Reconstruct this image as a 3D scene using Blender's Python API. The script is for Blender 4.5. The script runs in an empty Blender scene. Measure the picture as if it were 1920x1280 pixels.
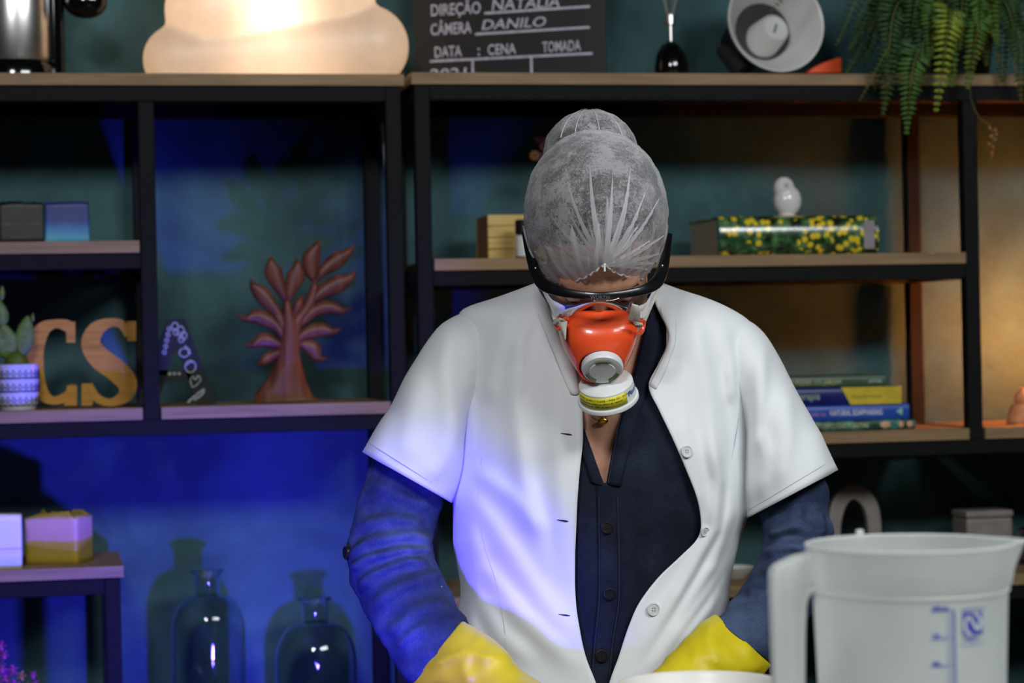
import bpy, bmesh, math, random
from mathutils import Vector, Matrix, noise

random.seed(7)
sc = bpy.context.scene
COL = sc.collection

# ------------------------------------------------------------------ camera
F = 50.0 / 22.3 * 1920.0          # focal length in pixels of the 1920 frame
YAW, ROLL, ZC = math.radians(11.5), 0.020, 1.28
FWD = Vector((math.sin(YAW), math.cos(YAW), 0))
RT0 = Vector((math.cos(YAW), -math.sin(YAW), 0))
UP0 = Vector((0, 0, 1))
RT = RT0 * math.cos(ROLL) - UP0 * math.sin(ROLL)
UP = RT0 * math.sin(ROLL) + UP0 * math.cos(ROLL)
CAM = Vector((0, 0, ZC))
cam_data = bpy.data.cameras.new('camera')
cam = bpy.data.objects.new('camera', cam_data)
COL.objects.link(cam)
cam_data.sensor_width = 22.3
cam_data.lens = 50
cam_data.clip_start = 0.05
rotm = Matrix((RT, UP, -FWD)).transposed()
cam.matrix_world = Matrix.Translation(CAM) @ rotm.to_4x4()
cam_data.dof.use_dof = True
cam_data.dof.focus_distance = 2.84
cam_data.dof.aperture_fstop = 4.0
sc.camera = cam
sc.view_settings.view_transform = 'Standard'
sc.view_settings.look = 'None'
sc.view_settings.exposure = 0.0
sc.view_settings.gamma = 1.0
sc.view_settings.use_curve_mapping = False


def srgb(r, g, b):
    def c(x):
        x /= 255.0
        return x / 12.92 if x <= 0.04045 else ((x + 0.055) / 1.055) ** 2.4
    return (c(r), c(g), c(b), 1.0)


# ------------------------------------------------------------------ world and lights
world = bpy.data.worlds.new('studio')
sc.world = world
world.use_nodes = True
world.node_tree.nodes['Background'].inputs[0].default_value = (0.75, 0.85, 1.0, 1)
world.node_tree.nodes['Background'].inputs[1].default_value = 0.010


def light(name, kind, loc, target, energy, color, **kw):
    d = bpy.data.lights.new(name, kind)
    o = bpy.data.objects.new(name, d)
    COL.objects.link(o)
    o.location = loc
    if target is not None:
        o.rotation_euler = (Vector(target) - Vector(loc)).to_track_quat('-Z', 'Y').to_euler()
    d.energy = energy
    d.color = color
    for k, v in kw.items():
        setattr(d, k, v)
    return o


light('key_softbox', 'AREA', (2.0, 0.40, ZC + 1.72), (0.75, 3.4, ZC - 0.05), 64, (0.92, 0.98, 1.0),
      shape='RECTANGLE', size=1.7, size_y=0.5)
light('fill_softbox', 'AREA', (-0.45, 0.35, ZC + 1.62), (0.6, 3.2, ZC), 46, (0.95, 0.97, 1.0),
      shape='RECTANGLE', size=0.6, size_y=0.5)
light('blue_wall_spot', 'SPOT', (0.46, 3.38, 0.60), (-0.12, 4.56, 0.80), 100, (0.06, 0.04, 1.0),
      spot_size=math.radians(90), spot_blend=0.75, shadow_soft_size=0.03)
light('blue_side_spot', 'SPOT', (0.08, 1.92, 0.80), (0.43, 2.90, 0.885), 160, (0.075, 0.05, 1.0),
      spot_size=math.radians(32), spot_blend=0.85, shadow_soft_size=0.04)

# ------------------------------------------------------------------ placing helpers
DP = 2.87          # distance of the person from the camera
YS = 4.20          # front plane of the shelf units
YW = 4.56          # wall


def ray(px, py):
    return FWD + RT * ((px - 960) / F) + UP * ((640 - py) / F)


def PD(px, py, d):
    return CAM + ray(px, py) * d


def PY(px, py, Y):
    r = ray(px, py)
    return CAM + r * (Y / r.y)


def W(px, py, dy=0.0):
    return CAM + ray(px, py) * (DP + dy)


def msz(px, Y):
    """metres per pixel at this column of the plane Y"""
    return PY(px, 640, Y).dot(FWD) / F


def cr(pts, n, closed=False):
    m = len(pts)
    out = []
    segs = m if closed else m - 1
    for i in range(n):
        u = i / (n if closed else n - 1) * segs
        k = min(int(u), segs - 1)
        t = u - k
        if closed:
            p0, p1, p2, p3 = (pts[(k - 1) % m], pts[k % m], pts[(k + 1) % m], pts[(k + 2) % m])
        else:
            p1, p2 = pts[k], pts[k + 1]
            p0 = pts[k - 1] if k > 0 else tuple(2 * a - b for a, b in zip(p1, p2))
            p3 = pts[k + 2] if k + 2 < m else tuple(2 * b - a for a, b in zip(p1, p2))
        out.append(tuple(0.5 * (2 * b + (c - a) * t + (2 * a - 5 * b + 4 * c - d) * t * t + (3 * b - a - 3 * c + d) * t ** 3)
                         for a, b, c, d in zip(p0, p1, p2, p3)))
    return out


def tab(rows, y):
    """cubic lookup in rows of (y, a, b, ...)"""
    if y <= rows[0][0]:
        return rows[0][1:]
    if y >= rows[-1][0]:
        return rows[-1][1:]
    for i in range(len(rows) - 1):
        if rows[i][0] <= y <= rows[i + 1][0]:
            break
    a, b = rows[i], rows[i + 1]
    h = b[0] - a[0]
    t = (y - a[0]) / h
    res = []
    for k in range(1, len(a)):
        d = (b[k] - a[k]) / h
        m0 = d if i == 0 else 0.5 * (d + (a[k] - rows[i - 1][k]) / (a[0] - rows[i - 1][0]))
        m1 = d if i + 2 >= len(rows) else 0.5 * (d + (rows[i + 2][k] - b[k]) / (rows[i + 2][0] - b[0]))
        if i > 0 and (a[k] - rows[i - 1][k]) * d <= 0:
            m0 = 0
        if i + 2 < len(rows) and (rows[i + 2][k] - b[k]) * d <= 0:
            m1 = 0
        res.append((2 * t ** 3 - 3 * t * t + 1) * a[k] + (t ** 3 - 2 * t * t + t) * h * m0
                   + (-2 * t ** 3 + 3 * t * t) * b[k] + (t ** 3 - t * t) * h * m1)
    return res


# ------------------------------------------------------------------ materials
MATS = {}


def nt(name):
    m = bpy.data.materials.new(name)
    m.use_nodes = True
    t = m.node_tree
    return m, t, t.nodes['Principled BSDF']


def link(t, a, b):
    t.links.new(a, b)


def add_noise(t, scale, detail=4.0, rough=0.55, stretch=None, dist=0.0, space='Object'):
    tc = t.nodes.new('ShaderNodeTexCoord')
    mp = t.nodes.new('ShaderNodeMapping')
    link(t, tc.outputs[space], mp.inputs[0])
    if stretch:
        mp.inputs['Scale'].default_value = stretch
    n = t.nodes.new('ShaderNodeTexNoise')
    n.inputs['Scale'].default_value = scale
    n.inputs['Detail'].default_value = detail
    n.inputs['Roughness'].default_value = rough
    n.inputs['Distortion'].default_value = dist
    link(t, mp.outputs[0], n.inputs['Vector'])
    return n


def ramp(t, src, stops):
    r = t.nodes.new('ShaderNodeValToRGB')
    e = r.color_ramp.elements
    while len(e) < len(stops):
        e.new(0.5)
    for k, (p, c) in enumerate(stops):
        e[k].position = p
        e[k].color = c
    link(t, src, r.inputs[0])
    return r


def add_bump(t, b, src, strength, dist=0.002):
    bp = t.nodes.new('ShaderNodeBump')
    bp.inputs['Strength'].default_value = strength
    bp.inputs['Distance'].default_value = dist
    link(t, src, bp.inputs['Height'])
    link(t, bp.outputs[0], b.inputs['Normal'])


def M(name, col, col2=None, rough=0.5, metal=0.0, scale=30, stretch=None, bump=0.0, bscale=None, lo=0.35, hi=0.65,
      spec=0.5, coat=0.0, trans=0.0, ior=1.45, detail=4.0, emit=None, subs=0.0, dist=0.0, sheen=0.0, bdist=0.002):
    """plain procedural material: a noise between two colours"""
    if name in MATS:
        return MATS[name]
    m, t, b = nt(name)
    c1 = srgb(*col)
    c2 = srgb(*(col2 or tuple(max(0, x * 0.88) for x in col)))
    n = add_noise(t, scale, detail, 0.55, stretch, dist)
    r = ramp(t, n.outputs['Fac'], [(lo, c2), (hi, c1)])
    link(t, r.outputs[0], b.inputs['Base Color'])
    b.inputs['Roughness'].default_value = rough
    b.inputs['Metallic'].default_value = metal
    b.inputs['Specular IOR Level'].default_value = spec
    b.inputs['Coat Weight'].default_value = coat
    b.inputs['Transmission Weight'].default_value = trans
    b.inputs['IOR'].default_value = ior
    b.inputs['Sheen Weight'].default_value = sheen
    if subs:
        b.inputs['Subsurface Weight'].default_value = subs
        b.inputs['Subsurface Radius'].default_value = (0.01, 0.004, 0.002)
        b.inputs['Subsurface Scale'].default_value = 0.5
    if emit:
        b.inputs['Emission Color'].default_value = srgb(*emit[:3])
        b.inputs['Emission Strength'].default_value = emit[3]
    if bump:
        n2 = add_noise(t, bscale or scale * 4, 3.0, 0.6, stretch)
        add_bump(t, b, n2.outputs['Fac'], bump, bdist)
    MATS[name] = m
    return m


def translucent(name, col, w_diff=0.35, w_trl=0.5, clear=0.15, gloss=0.06, rough=0.3):
    """thin milky plastic: diffuse + translucent + a little see-through"""
    m = bpy.data.materials.new(name)
    m.use_nodes = True
    t = m.node_tree
    t.nodes.remove(t.nodes['Principled BSDF'])
    out = [n for n in t.nodes if n.type == 'OUTPUT_MATERIAL'][0]
    n = add_noise(t, 25, 3)
    c = srgb(*col)
    r = ramp(t, n.outputs['Fac'], [(0.3, tuple(x * 0.93 for x in c[:3]) + (1,)), (0.7, c)])
    d = t.nodes.new('ShaderNodeBsdfDiffuse')
    tr = t.nodes.new('ShaderNodeBsdfTranslucent')
    link(t, r.outputs[0], d.inputs[0])
    link(t, r.outputs[0], tr.inputs[0])
    mx = t.nodes.new('ShaderNodeMixShader')
    mx.inputs[0].default_value = w_trl / (w_trl + w_diff)
    link(t, d.outputs[0], mx.inputs[1])
    link(t, tr.outputs[0], mx.inputs[2])
    tp = t.nodes.new('ShaderNodeBsdfTransparent')
    mx2 = t.nodes.new('ShaderNodeMixShader')
    mx2.inputs[0].default_value = clear
    link(t, mx.outputs[0], mx2.inputs[1])
    link(t, tp.outputs[0], mx2.inputs[2])
    gl = t.nodes.new('ShaderNodeBsdfGlossy')
    gl.inputs['Roughness'].default_value = rough
    mx3 = t.nodes.new('ShaderNodeMixShader')
    mx3.inputs[0].default_value = gloss
    link(t, mx2.outputs[0], mx3.inputs[1])
    link(t, gl.outputs[0], mx3.inputs[2])
    link(t, mx3.outputs[0], out.inputs[0])
    MATS[name] = m
    return m


def thin_clear(name, tint=(255, 255, 255), gloss=0.10, rough=0.03):
    m = bpy.data.materials.new(name)
    m.use_nodes = True
    t = m.node_tree
    t.nodes.remove(t.nodes['Principled BSDF'])
    out = [n for n in t.nodes if n.type == 'OUTPUT_MATERIAL'][0]
    tp = t.nodes.new('ShaderNodeBsdfTransparent')
    n = add_noise(t, 12, 2)
    c = srgb(*tint)
    r = ramp(t, n.outputs['Fac'], [(0.3, tuple(x * 0.97 for x in c[:3]) + (1,)), (0.7, c)])
    link(t, r.outputs[0], tp.inputs[0])
    gl = t.nodes.new('ShaderNodeBsdfGlossy')
    gl.inputs['Roughness'].default_value = rough
    fr = t.nodes.new('ShaderNodeLayerWeight')
    fr.inputs[0].default_value = 0.25
    mt = t.nodes.new('ShaderNodeMath')
    mt.operation = 'MULTIPLY_ADD'
    mt.inputs[1].default_value = 0.6
    mt.inputs[2].default_value = gloss
    link(t, fr.outputs['Fresnel'], mt.inputs[0])
    mx = t.nodes.new('ShaderNodeMixShader')
    link(t, mt.outputs[0], mx.inputs[0])
    link(t, tp.outputs[0], mx.inputs[1])
    link(t, gl.outputs[0], mx.inputs[2])
    link(t, mx.outputs[0], out.inputs[0])
    MATS[name] = m
    return m


def wood(name, a, b, c, axis='X', scale=9.0, rough=0.55):
    m, t, bs = nt(name)
    st = {'X': (0.6, 9, 9), 'Z': (9, 9, 0.6), 'Y': (9, 0.6, 9)}[axis]
    n = add_noise(t, scale, 6, 0.6, st, 0.4)
    r = ramp(t, n.outputs['Fac'], [(0.28, srgb(*a)), (0.5, srgb(*b)), (0.72, srgb(*c))])
    link(t, r.outputs[0], bs.inputs['Base Color'])
    bs.inputs['Roughness'].default_value = rough
    bs.inputs['Specular IOR Level'].default_value = 0.3
    add_bump(t, bs, n.outputs['Fac'], 0.12, 0.001)
    MATS[name] = m
    return m


# ------------------------------------------------------------------ mesh builder
class MB:
    def __init__(s):
        s.v, s.f = [], []

    def add(s, vs, fs):
        o = len(s.v)
        s.v += [Vector(p) for p in vs]
        s.f += [tuple(i + o for i in q) for q in fs]
        return s

    def box(s, c, d, R=None):
        c = Vector(c)
        vs = []
        for z in (-1, 1):
            for y in (-1, 1):
                for x in (-1, 1):
                    p = Vector((x * d[0] / 2, y * d[1] / 2, z * d[2] / 2))
                    vs.append(c + (R @ p if R else p))
        return s.add(vs, [(0, 2, 3, 1), (4, 5, 7, 6), (0, 1, 5, 4), (2, 6, 7, 3), (0, 4, 6, 2), (1, 3, 7, 5)])

    def loft(s, rings, cap=True, closed=True):
        n = len(rings[0])
        vs = [p for r in rings for p in r]
        fs = []
        for i in range(len(rings) - 1):
            for j in range(n if closed else n - 1):
                k = (j + 1) % n
                fs.append((i * n + j, i * n + k, (i + 1) * n + k, (i + 1) * n + j))
        if cap and closed:
            fs.append(tuple(range(n - 1, -1, -1)))
            o = (len(rings) - 1) * n
            fs.append(tuple(o + j for j in range(n)))
        return s.add(vs, fs)

    def lathe(s, prof, T=None, seg=32, cap=True):
        T = T or Matrix.Identity(4)
        rings = []
        for r, z in prof:
            rings.append([T @ Vector((r * math.cos(2 * math.pi * j / seg), r * math.sin(2 * math.pi * j / seg), z)) for j in range(seg)])
        return s.loft(rings, cap)

    def tube(s, path, r, seg=8, cap=True, flat=None):
        path = [Vector(p) for p in path]
        n = len(path)
        rr = r if isinstance(r, (list, tuple)) else [r] * n
        rings = []
        prev = None
        for i, p in enumerate(path):
            d = (path[min(i + 1, n - 1)] - path[max(i - 1, 0)]).normalized()
            a = prev - d * prev.dot(d) if prev is not None else d.cross(Vector((0.31, 0.17, 0.93)))
            if a.length < 1e-5:
                a = d.orthogonal()
            a.normalize()
            prev = a
            b = d.cross(a)
            rings.append([p + a * (rr[i] * math.cos(2 * math.pi * j / seg)) + b * (rr[i] * math.sin(2 * math.pi * j / seg)) for j in range(seg)])
        return s.loft(rings, cap)

    def ell(s, c, r, R=None, seg=20, rings=12):
        c = Vector(c)
        vs, fs = [], []
        for i in range(1, rings):
            th = math.pi * i / rings
            for j in range(seg):
                ph = 2 * math.pi * j / seg
                p = Vector((r[0] * math.sin(th) * math.cos(ph), r[1] * math.sin(th) * math.sin(ph), r[2] * math.cos(th)))
                vs.append(c + (R @ p if R else p))
        top, bot = Vector((0, 0, r[2])), Vector((0, 0, -r[2]))
        vs += [c + (R @ top if R else top), c + (R @ bot if R else bot)]
        nt_, nb = len(vs) - 2, len(vs) - 1
        for i in range(rings - 2):
            for j in range(seg):
                k = (j + 1) % seg
                fs.append((i * seg + j, (i + 1) * seg + j, (i + 1) * seg + k, i * seg + k))
        for j in range(seg):
            k = (j + 1) % seg
            fs.append((nt_, j, k))
            fs.append((nb, (rings - 2) * seg + k, (rings - 2) * seg + j))
        return s.add(vs, fs)

    def prism(s, front, back):
        n = len(front)
        fs = [tuple(range(n)), tuple(range(2 * n - 1, n - 1, -1))]
        for j in range(n):
            k = (j + 1) % n
            fs.append((j, n + j, n + k, k))
        return s.add(list(front) + list(back), fs)

    def strip(s, L, R_, thick=None):
        """ribbon between two lists of points, or a slab if thick is a vector"""
        n = len(L)
        if thick is None:
            return s.add(list(L) + list(R_), [(i, i + 1, n + i + 1, n + i) for i in range(n - 1)])
        rings = [[L[i], R_[i], R_[i] + thick, L[i] + thick] for i in range(n)]
        return s.loft(rings)

    def build(s, name, mat, parent=None, smooth=True, bevel=0.0, sub=0, solid=0.0, angle=40, loc=None, remesh=0.0, csmooth=0,
              off=-1.0, bseg=2):
        base = ORIGIN.get(parent.name, parent.location) if parent is not None else (Vector(loc) if loc is not None else base_of(s.v))
        me = bpy.data.meshes.new(name)
        me.from_pydata([p - base for p in s.v], [], s.f)
        me.validate()
        bm = bmesh.new()
        bm.from_mesh(me)
        bmesh.ops.recalc_face_normals(bm, faces=bm.faces)
        bm.to_mesh(me)
        bm.free()
        if smooth:
            me.polygons.foreach_set('use_smooth', [True] * len(me.polygons))
            if angle < 180:
                me.set_sharp_from_angle(angle=math.radians(angle))
        if mat:
            me.materials.append(mat)
        o = bpy.data.objects.new(name, me)
        COL.objects.link(o)
        if parent is not None:
            o.parent = parent
        else:
            o.location = base
        ORIGIN[o.name] = base
        if remesh:
            md = o.modifiers.new('remesh', 'REMESH')
            md.mode = 'VOXEL'
            md.voxel_size = remesh
            md.use_smooth_shade = True
        if csmooth:
            md = o.modifiers.new('smooth', 'SMOOTH')
            md.factor = 0.5
            md.iterations = csmooth
        if sub:
            md = o.modifiers.new('subdivision', 'SUBSURF')
            md.levels = md.render_levels = sub
        if solid:
            md = o.modifiers.new('thickness', 'SOLIDIFY')
            md.thickness = solid
            md.offset = off
        if bevel:
            md = o.modifiers.new('bevel', 'BEVEL')
            md.width = bevel
            md.segments = bseg
            md.limit_method = 'ANGLE'
        return o


ORIGIN = {}


def base_of(vs):
    lo = Vector((min(p.x for p in vs), min(p.y for p in vs), min(p.z for p in vs)))
    hi = Vector((max(p.x for p in vs), max(p.y for p in vs), max(p.z for p in vs)))
    return Vector(((lo.x + hi.x) / 2, (lo.y + hi.y) / 2, lo.z))


def tag(o, label=None, cat=None, group=None, kind=None):
    if label:
        o['label'] = label
    if cat:
        o['category'] = cat
    if group:
        o['group'] = group
    if kind:
        o['kind'] = kind
    return o


def thing(name, loc, label, cat, group=None):
    o = bpy.data.objects.new(name, None)
    COL.objects.link(o)
    o.empty_display_size = 0.05
    o.location = loc
    ORIGIN[o.name] = Vector(loc)
    return tag(o, label, cat, group)


def text(name, s, fn, size, mat, parent, extrude=0.0, shear=0.0, space=1.0, align='LEFT', bold=0.0):
    """flat lettering; fn maps (x, y, z) of the text plane to the world"""
    cu = bpy.data.curves.new('lettering', 'FONT')
    cu.body = s
    cu.size = size
    cu.shear = shear
    cu.space_character = space
    cu.align_x = align
    cu.extrude = extrude
    cu.offset = bold
    cu.resolution_u = 3
    ob = bpy.data.objects.new('lettering', cu)
    COL.objects.link(ob)
    dg = bpy.context.evaluated_depsgraph_get()
    me = bpy.data.meshes.new_from_object(ob.evaluated_get(dg))
    bpy.data.objects.remove(ob)
    bpy.data.curves.remove(cu)
    mb = MB()
    mb.add([fn(v.co.x, v.co.y, v.co.z) for v in me.vertices], [tuple(p.vertices) for p in me.polygons])
    bpy.data.meshes.remove(me)
    return mb.build(name, mat, parent, smooth=False)


def planefn(O, xd, yd, lift=0.0):
    xd, yd = Vector(xd).normalized(), Vector(yd).normalized()
    n = xd.cross(yd).normalized()
    O = Vector(O)
    return lambda x, y, z: O + xd * x + yd * y + n * (z + lift)


def rot_to(d, up=Vector((0, 0, 1))):
    """rotation taking local Z to d"""
    return Vector(d).normalized().to_track_quat('Z', 'Y').to_matrix()


def TRS(loc, R=None):
    T = Matrix.Translation(Vector(loc))
    return T @ R.to_4x4() if R else T
# ------------------------------------------------------------------ the room
m, t, b = nt('teal_limewash')
n1 = add_noise(t, 2.2, 7, 0.62, None, 0.6)
n2 = add_noise(t, 14, 5, 0.6, None, 0.3)
mixn = t.nodes.new('ShaderNodeMath')
mixn.operation = 'MULTIPLY_ADD'
mixn.inputs[1].default_value = 0.3
link(t, n2.outputs['Fac'], mixn.inputs[0])
link(t, n1.outputs['Fac'], mixn.inputs[2])
rp = ramp(t, mixn.outputs[0], [(0.42, srgb(38, 62, 63)), (0.62, srgb(54, 85, 88)), (0.86, srgb(72, 108, 112))])
link(t, rp.outputs[0], b.inputs['Base Color'])
b.inputs['Roughness'].default_value = 0.75
b.inputs['Specular IOR Level'].default_value = 0.25
add_bump(t, b, n2.outputs['Fac'], 0.1, 0.003)
MATS['wall'] = m
floor_m = M('dark_concrete_floor', (70, 66, 62), (48, 46, 44), rough=0.6, scale=6, bump=0.1)

o = MB().box((0.8, YW + 0.05, 1.45), (5.2, 0.10, 2.9)).build('wall_back', MATS['wall'], smooth=False)
tag(o, 'teal limewashed wall behind the shelves', 'wall', kind='structure')
o = MB().box((0.8, 1.6, -0.05), (5.2, 6.0, 0.10)).build('floor', floor_m, smooth=False)
tag(o, 'dark concrete studio floor', 'floor', kind='structure')

# ------------------------------------------------------------------ shelf units
black = M('black_powder_coated_steel', (16, 16, 16), (13, 13, 13), rough=0.7, scale=60, spec=0.2, bump=0.03)
oak = wood('oak_board', (118, 94, 66), (140, 114, 82), (156, 128, 94), 'X', 8)
TB = 0.029


def zat(px, py, Y=YS):
    return PY(px, py, Y).z


def xat(px, Y=YS, py=480):
    return PY(px, py, Y).x


def shelf(name, label, x0, x1, levels, mids, legs, depth=0.33):
    """levels: (board top, board bottom, beam bottom, bays [(xa, xb)]) ; mids: (x, z0, z1)"""
    zt = levels[0][1]
    root = thing(name, ((x0 + x1) / 2, YS + depth / 2, 0), label, 'shelf')
    yf, yb = YS + TB / 2, YS + depth - TB / 2
    for x in (x0, x1):
        for y in (yf, yb):
            MB().box((x, y, zt / 2), (TB, TB, zt)).build('post', black, root, bevel=0.002, smooth=False)
    for x, za, zb in mids:
        for y in (yf, yb):
            MB().box((x, y, (za + zb) / 2), (TB, TB, zb - za)).build('post', black, root, bevel=0.002, smooth=False)
    for k, (bt, bb, be, bays) in enumerate(levels):
        bh = bb - be
        xa0 = min(a for a, _ in bays)
        xb0 = max(c for _, c in bays)
        for y in (yf, yb):
            MB().box(((xa0 + xb0) / 2, y, (bb + be) / 2), (xb0 - xa0 - TB, TB, bh)).build('beam', black, root, bevel=0.002, smooth=False)
        for x in (xa0, xb0):
            MB().box((x, (yf + yb) / 2, (bb + be) / 2), (TB, yb - yf - TB, bh)).build('beam', black, root, bevel=0.002, smooth=False)
        for a, c in bays:
            ea = TB / 2 + 0.002 if k else -TB / 2 - 0.006
            w0, w1 = a + ea, c - ea
            y0, y1 = YS - 0.006, YS + depth
            MB().box(((w0 + w1) / 2, (y0 + y1) / 2, (bt + bb) / 2), (w1 - w0, y1 - y0, bt - bb - 0.0005)).build('board', oak, root, bevel=0.001, smooth=False)
    return root


XL0, XLm, XL1 = xat(-420), xat(279), xat(743)
XR0, XR1, XR2 = xat(797), xat(1824), xat(2420)
LT = zat(400, 138)
LM = zat(135, 452)
LB = zat(500, 758)
RT_ = zat(1200, 137.5)
RM = zat(1300, 479)
RB = zat(1680, 806)
RL = zat(1400, 1096)
BT, BH = 0.0225, 0.0285
shelf('shelf_unit', 'black steel and oak shelf unit holding the glowing cloud lamp on top', XL0, XL1,
      [(LT, LT - BT, LT - BT - BH, [(XL0, XL1)]),
       (LM, LM - BT, LM - BT - BH, [(XL0, XLm)]),
       (LB, LB - BT, LB - BT - BH, [(XL0, XLm), (XLm, XL1)])],
      [(XLm, LB - BT, LT - BT - BH)], True)
shelf('shelf_unit', 'black steel and oak shelf unit behind the person, fern on top', XR0, XR2,
      [(RT_, RT_ - BT, RT_ - BT - BH, [(XR0, XR2)]),
       (RM, RM - BT, RM - BT - BH, [(XR0, XR1)]),
       (RB, RB - BT, RB - BT - BH, [(XR0, XR1), (XR1, XR2)]),
       (RL, RL - BT, RL - BT - BH, [(XR0, XR2)])],
      [(XR1, RB - BT, RT_ - BT - BH)], True)

# small side table, lower left
ST = zat(120, 1064)
sx1 = xat(232, YS, 1075)
sx0 = xat(-330, YS, 1075)
root = thing('side_table', ((sx0 + sx1) / 2, YS + 0.15, 0), 'low side table with oak top and black frame under the soaps', 'table')
MB().box(((sx0 + sx1) / 2, YS + 0.147, ST - 0.0105), (sx1 - sx0, 0.306, 0.021)).build('table_top', oak, root, smooth=False, bevel=0.001)
for x in (sx0 + 0.02, sx1 - 0.02):
    for y in (YS + 0.015, YS + 0.28):
        MB().box((x, y, (ST - 0.0215) / 2), (0.028, 0.028, ST - 0.0215)).build('leg', black, root, smooth=False, bevel=0.002)
for y in (YS + 0.015, YS + 0.28):
    MB().box(((sx0 + sx1) / 2, y, ST - 0.0365), (sx1 - sx0 - 0.068, 0.028, 0.0295)).build('rail', black, root, smooth=False, bevel=0.002)
    MB().box(((sx0 + sx1) / 2, y, 0.45), (sx1 - sx0 - 0.068, 0.024, 0.025)).build('rail', black, root, smooth=False, bevel=0.002)
MB().box(((sx0 + sx1) / 2, YS + 0.147, 0.473), (sx1 - sx0 - 0.07, 0.27, 0.02)).build('lower_board', oak, root, smooth=False, bevel=0.001)

# bench that carries the two bottles (below the frame)
BB = ZC - 0.80
bx0, bx1 = xat(300, YS, 1200), xat(690, YS, 1200)
root = thing('bench', ((bx0 + bx1) / 2, YS + 0.19, 0), 'narrow oak bench against the wall under the two glass bottles', 'bench')
MB().box(((bx0 + bx1) / 2, YS + 0.19, BB - 0.0125), (bx1 - bx0, 0.17, 0.025)).build('seat', oak, root, smooth=False, bevel=0.002)
for x in (bx0 + 0.03, bx1 - 0.03):
    for y in (YS + 0.125, YS + 0.255):
        MB().box((x, y, (BB - 0.0255) / 2), (0.025, 0.025, BB - 0.0255)).build('leg', black, root, smooth=False, bevel=0.002)

# work table in front of the person (below the frame)
ZT = ZC - 0.372
root = thing('work_table', (0.85, 1.75, 0), 'white topped work table under the measuring jug', 'table')
laminate = M('white_laminate', (200, 200, 198), (190, 190, 188), rough=0.4, scale=15)
RTM = Matrix.Rotation(-YAW, 3, 'Z')


def tl(x, y):
    p = FWD * y + RT0 * x
    return p


c = tl(0.42, 1.86)
MB().box((c.x, c.y, ZT - 0.0125), (0.80, 0.94, 0.025), RTM).build('table_top', laminate, root, smooth=False, bevel=0.003)
for x in (0.06, 0.78):
    for y in (1.44, 2.28):
        c = tl(x, y)
        MB().box((c.x, c.y, (ZT - 0.0255) / 2), (0.04, 0.04, ZT - 0.0255), RTM).build('leg', black, root, smooth=False, bevel=0.003)
# ------------------------------------------------------------------ things on the shelves
white_c = M('white_glazed_ceramic', (226, 224, 220), (214, 212, 208), rough=0.15, scale=12, coat=0.4)
chrome = M('polished_chrome', (225, 222, 218), (210, 208, 205), rough=0.28, metal=1.0, scale=20)
black_g = M('black_gloss_plastic', (10, 10, 11), (7, 7, 8), rough=0.12, scale=20, coat=0.5)
black_m = M('black_matte_plastic', (20, 20, 22), (15, 15, 17), rough=0.5, scale=40)


def PP(px, py, O, n):
    r = ray(px, py)
    return CAM + r * ((O - CAM).dot(n) / r.dot(n))


# glowing cloud lamp
cl = translucent('cloud_lamp_plastic', (250, 236, 220), 0.45, 0.5, 0.0, 0.05, 0.4)
YC = YS + 0.13
root = thing('cloud_lamp', PY(512, 140, YC) * 1.0, 'glowing warm white cloud shaped lamp standing on the shelf top', 'lamp')
root.location.z = LT
ORIGIN[root.name] = Vector(root.location)
mb = MB()
k = msz(500, YC)
def capsule(p0, p1, r0, r1, fl_):
    a_, c_ = PY(*p0, YC), PY(*p1, YC)
    mb.ell(a_, (r0 * k, r0 * k * fl_, r0 * k), None, 40, 24)
    mb.ell(c_, (r1 * k, r1 * k * fl_, r1 * k), None, 40, 24)
    rings_ = []
    for i in range(9):
        f_ = i / 8
        p, r_ = a_.lerp(c_, f_), (r0 + (r1 - r0) * f_) * k
        rings_.append([p + Vector((0, r_ * fl_ * math.cos(2 * math.pi * j / 40), r_ * math.sin(2 * math.pi * j / 40))) for j in range(40)])
    mb.loft(rings_)


capsule((334, 112), (688, 88), 66, 80, 1.0)
capsule((402, 20), (618, -18), 93, 88, 0.86)
capsule((470, -70), (560, -80), 110, 100, 0.74)
shell = mb.build('cloud_shade', cl, root, remesh=0.005, csmooth=24)
# flat foot: cut everything below the board
md = shell.modifiers.new('cut', 'BOOLEAN')
cutter = MB().box((0, YC, LT - 0.2), (3, 1, 0.402)).build('cutter', None)
dg = bpy.context.evaluated_depsgraph_get()
md.object = cutter
md.operation = 'DIFFERENCE'
md.solver = 'FAST'
dg = bpy.context.evaluated_depsgraph_get()
me2 = bpy.data.meshes.new_from_object(shell.evaluated_get(dg))
shell.modifiers.clear()
shell.data = me2
bpy.data.objects.remove(cutter)
hp = PY(506, 20, YC - 0.014)
bulb = MB().ell(hp, (0.012, 0.012, 0.016)).build('bulb', M('warm_bulb_glass', (255, 225, 180), emit=(255, 190, 120, 4.0)), root)
MB().tube([Vector((hp.x, hp.y, LT + 0.003)), hp - Vector((0, 0, 0.012))], 0.008).build('lamp_stem', black_m, root)
lo = light('cloud_lamp_glow', 'POINT', hp, None, 2.2, (1.0, 0.77, 0.56), shadow_soft_size=0.02)
bulb.visible_shadow = True

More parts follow.
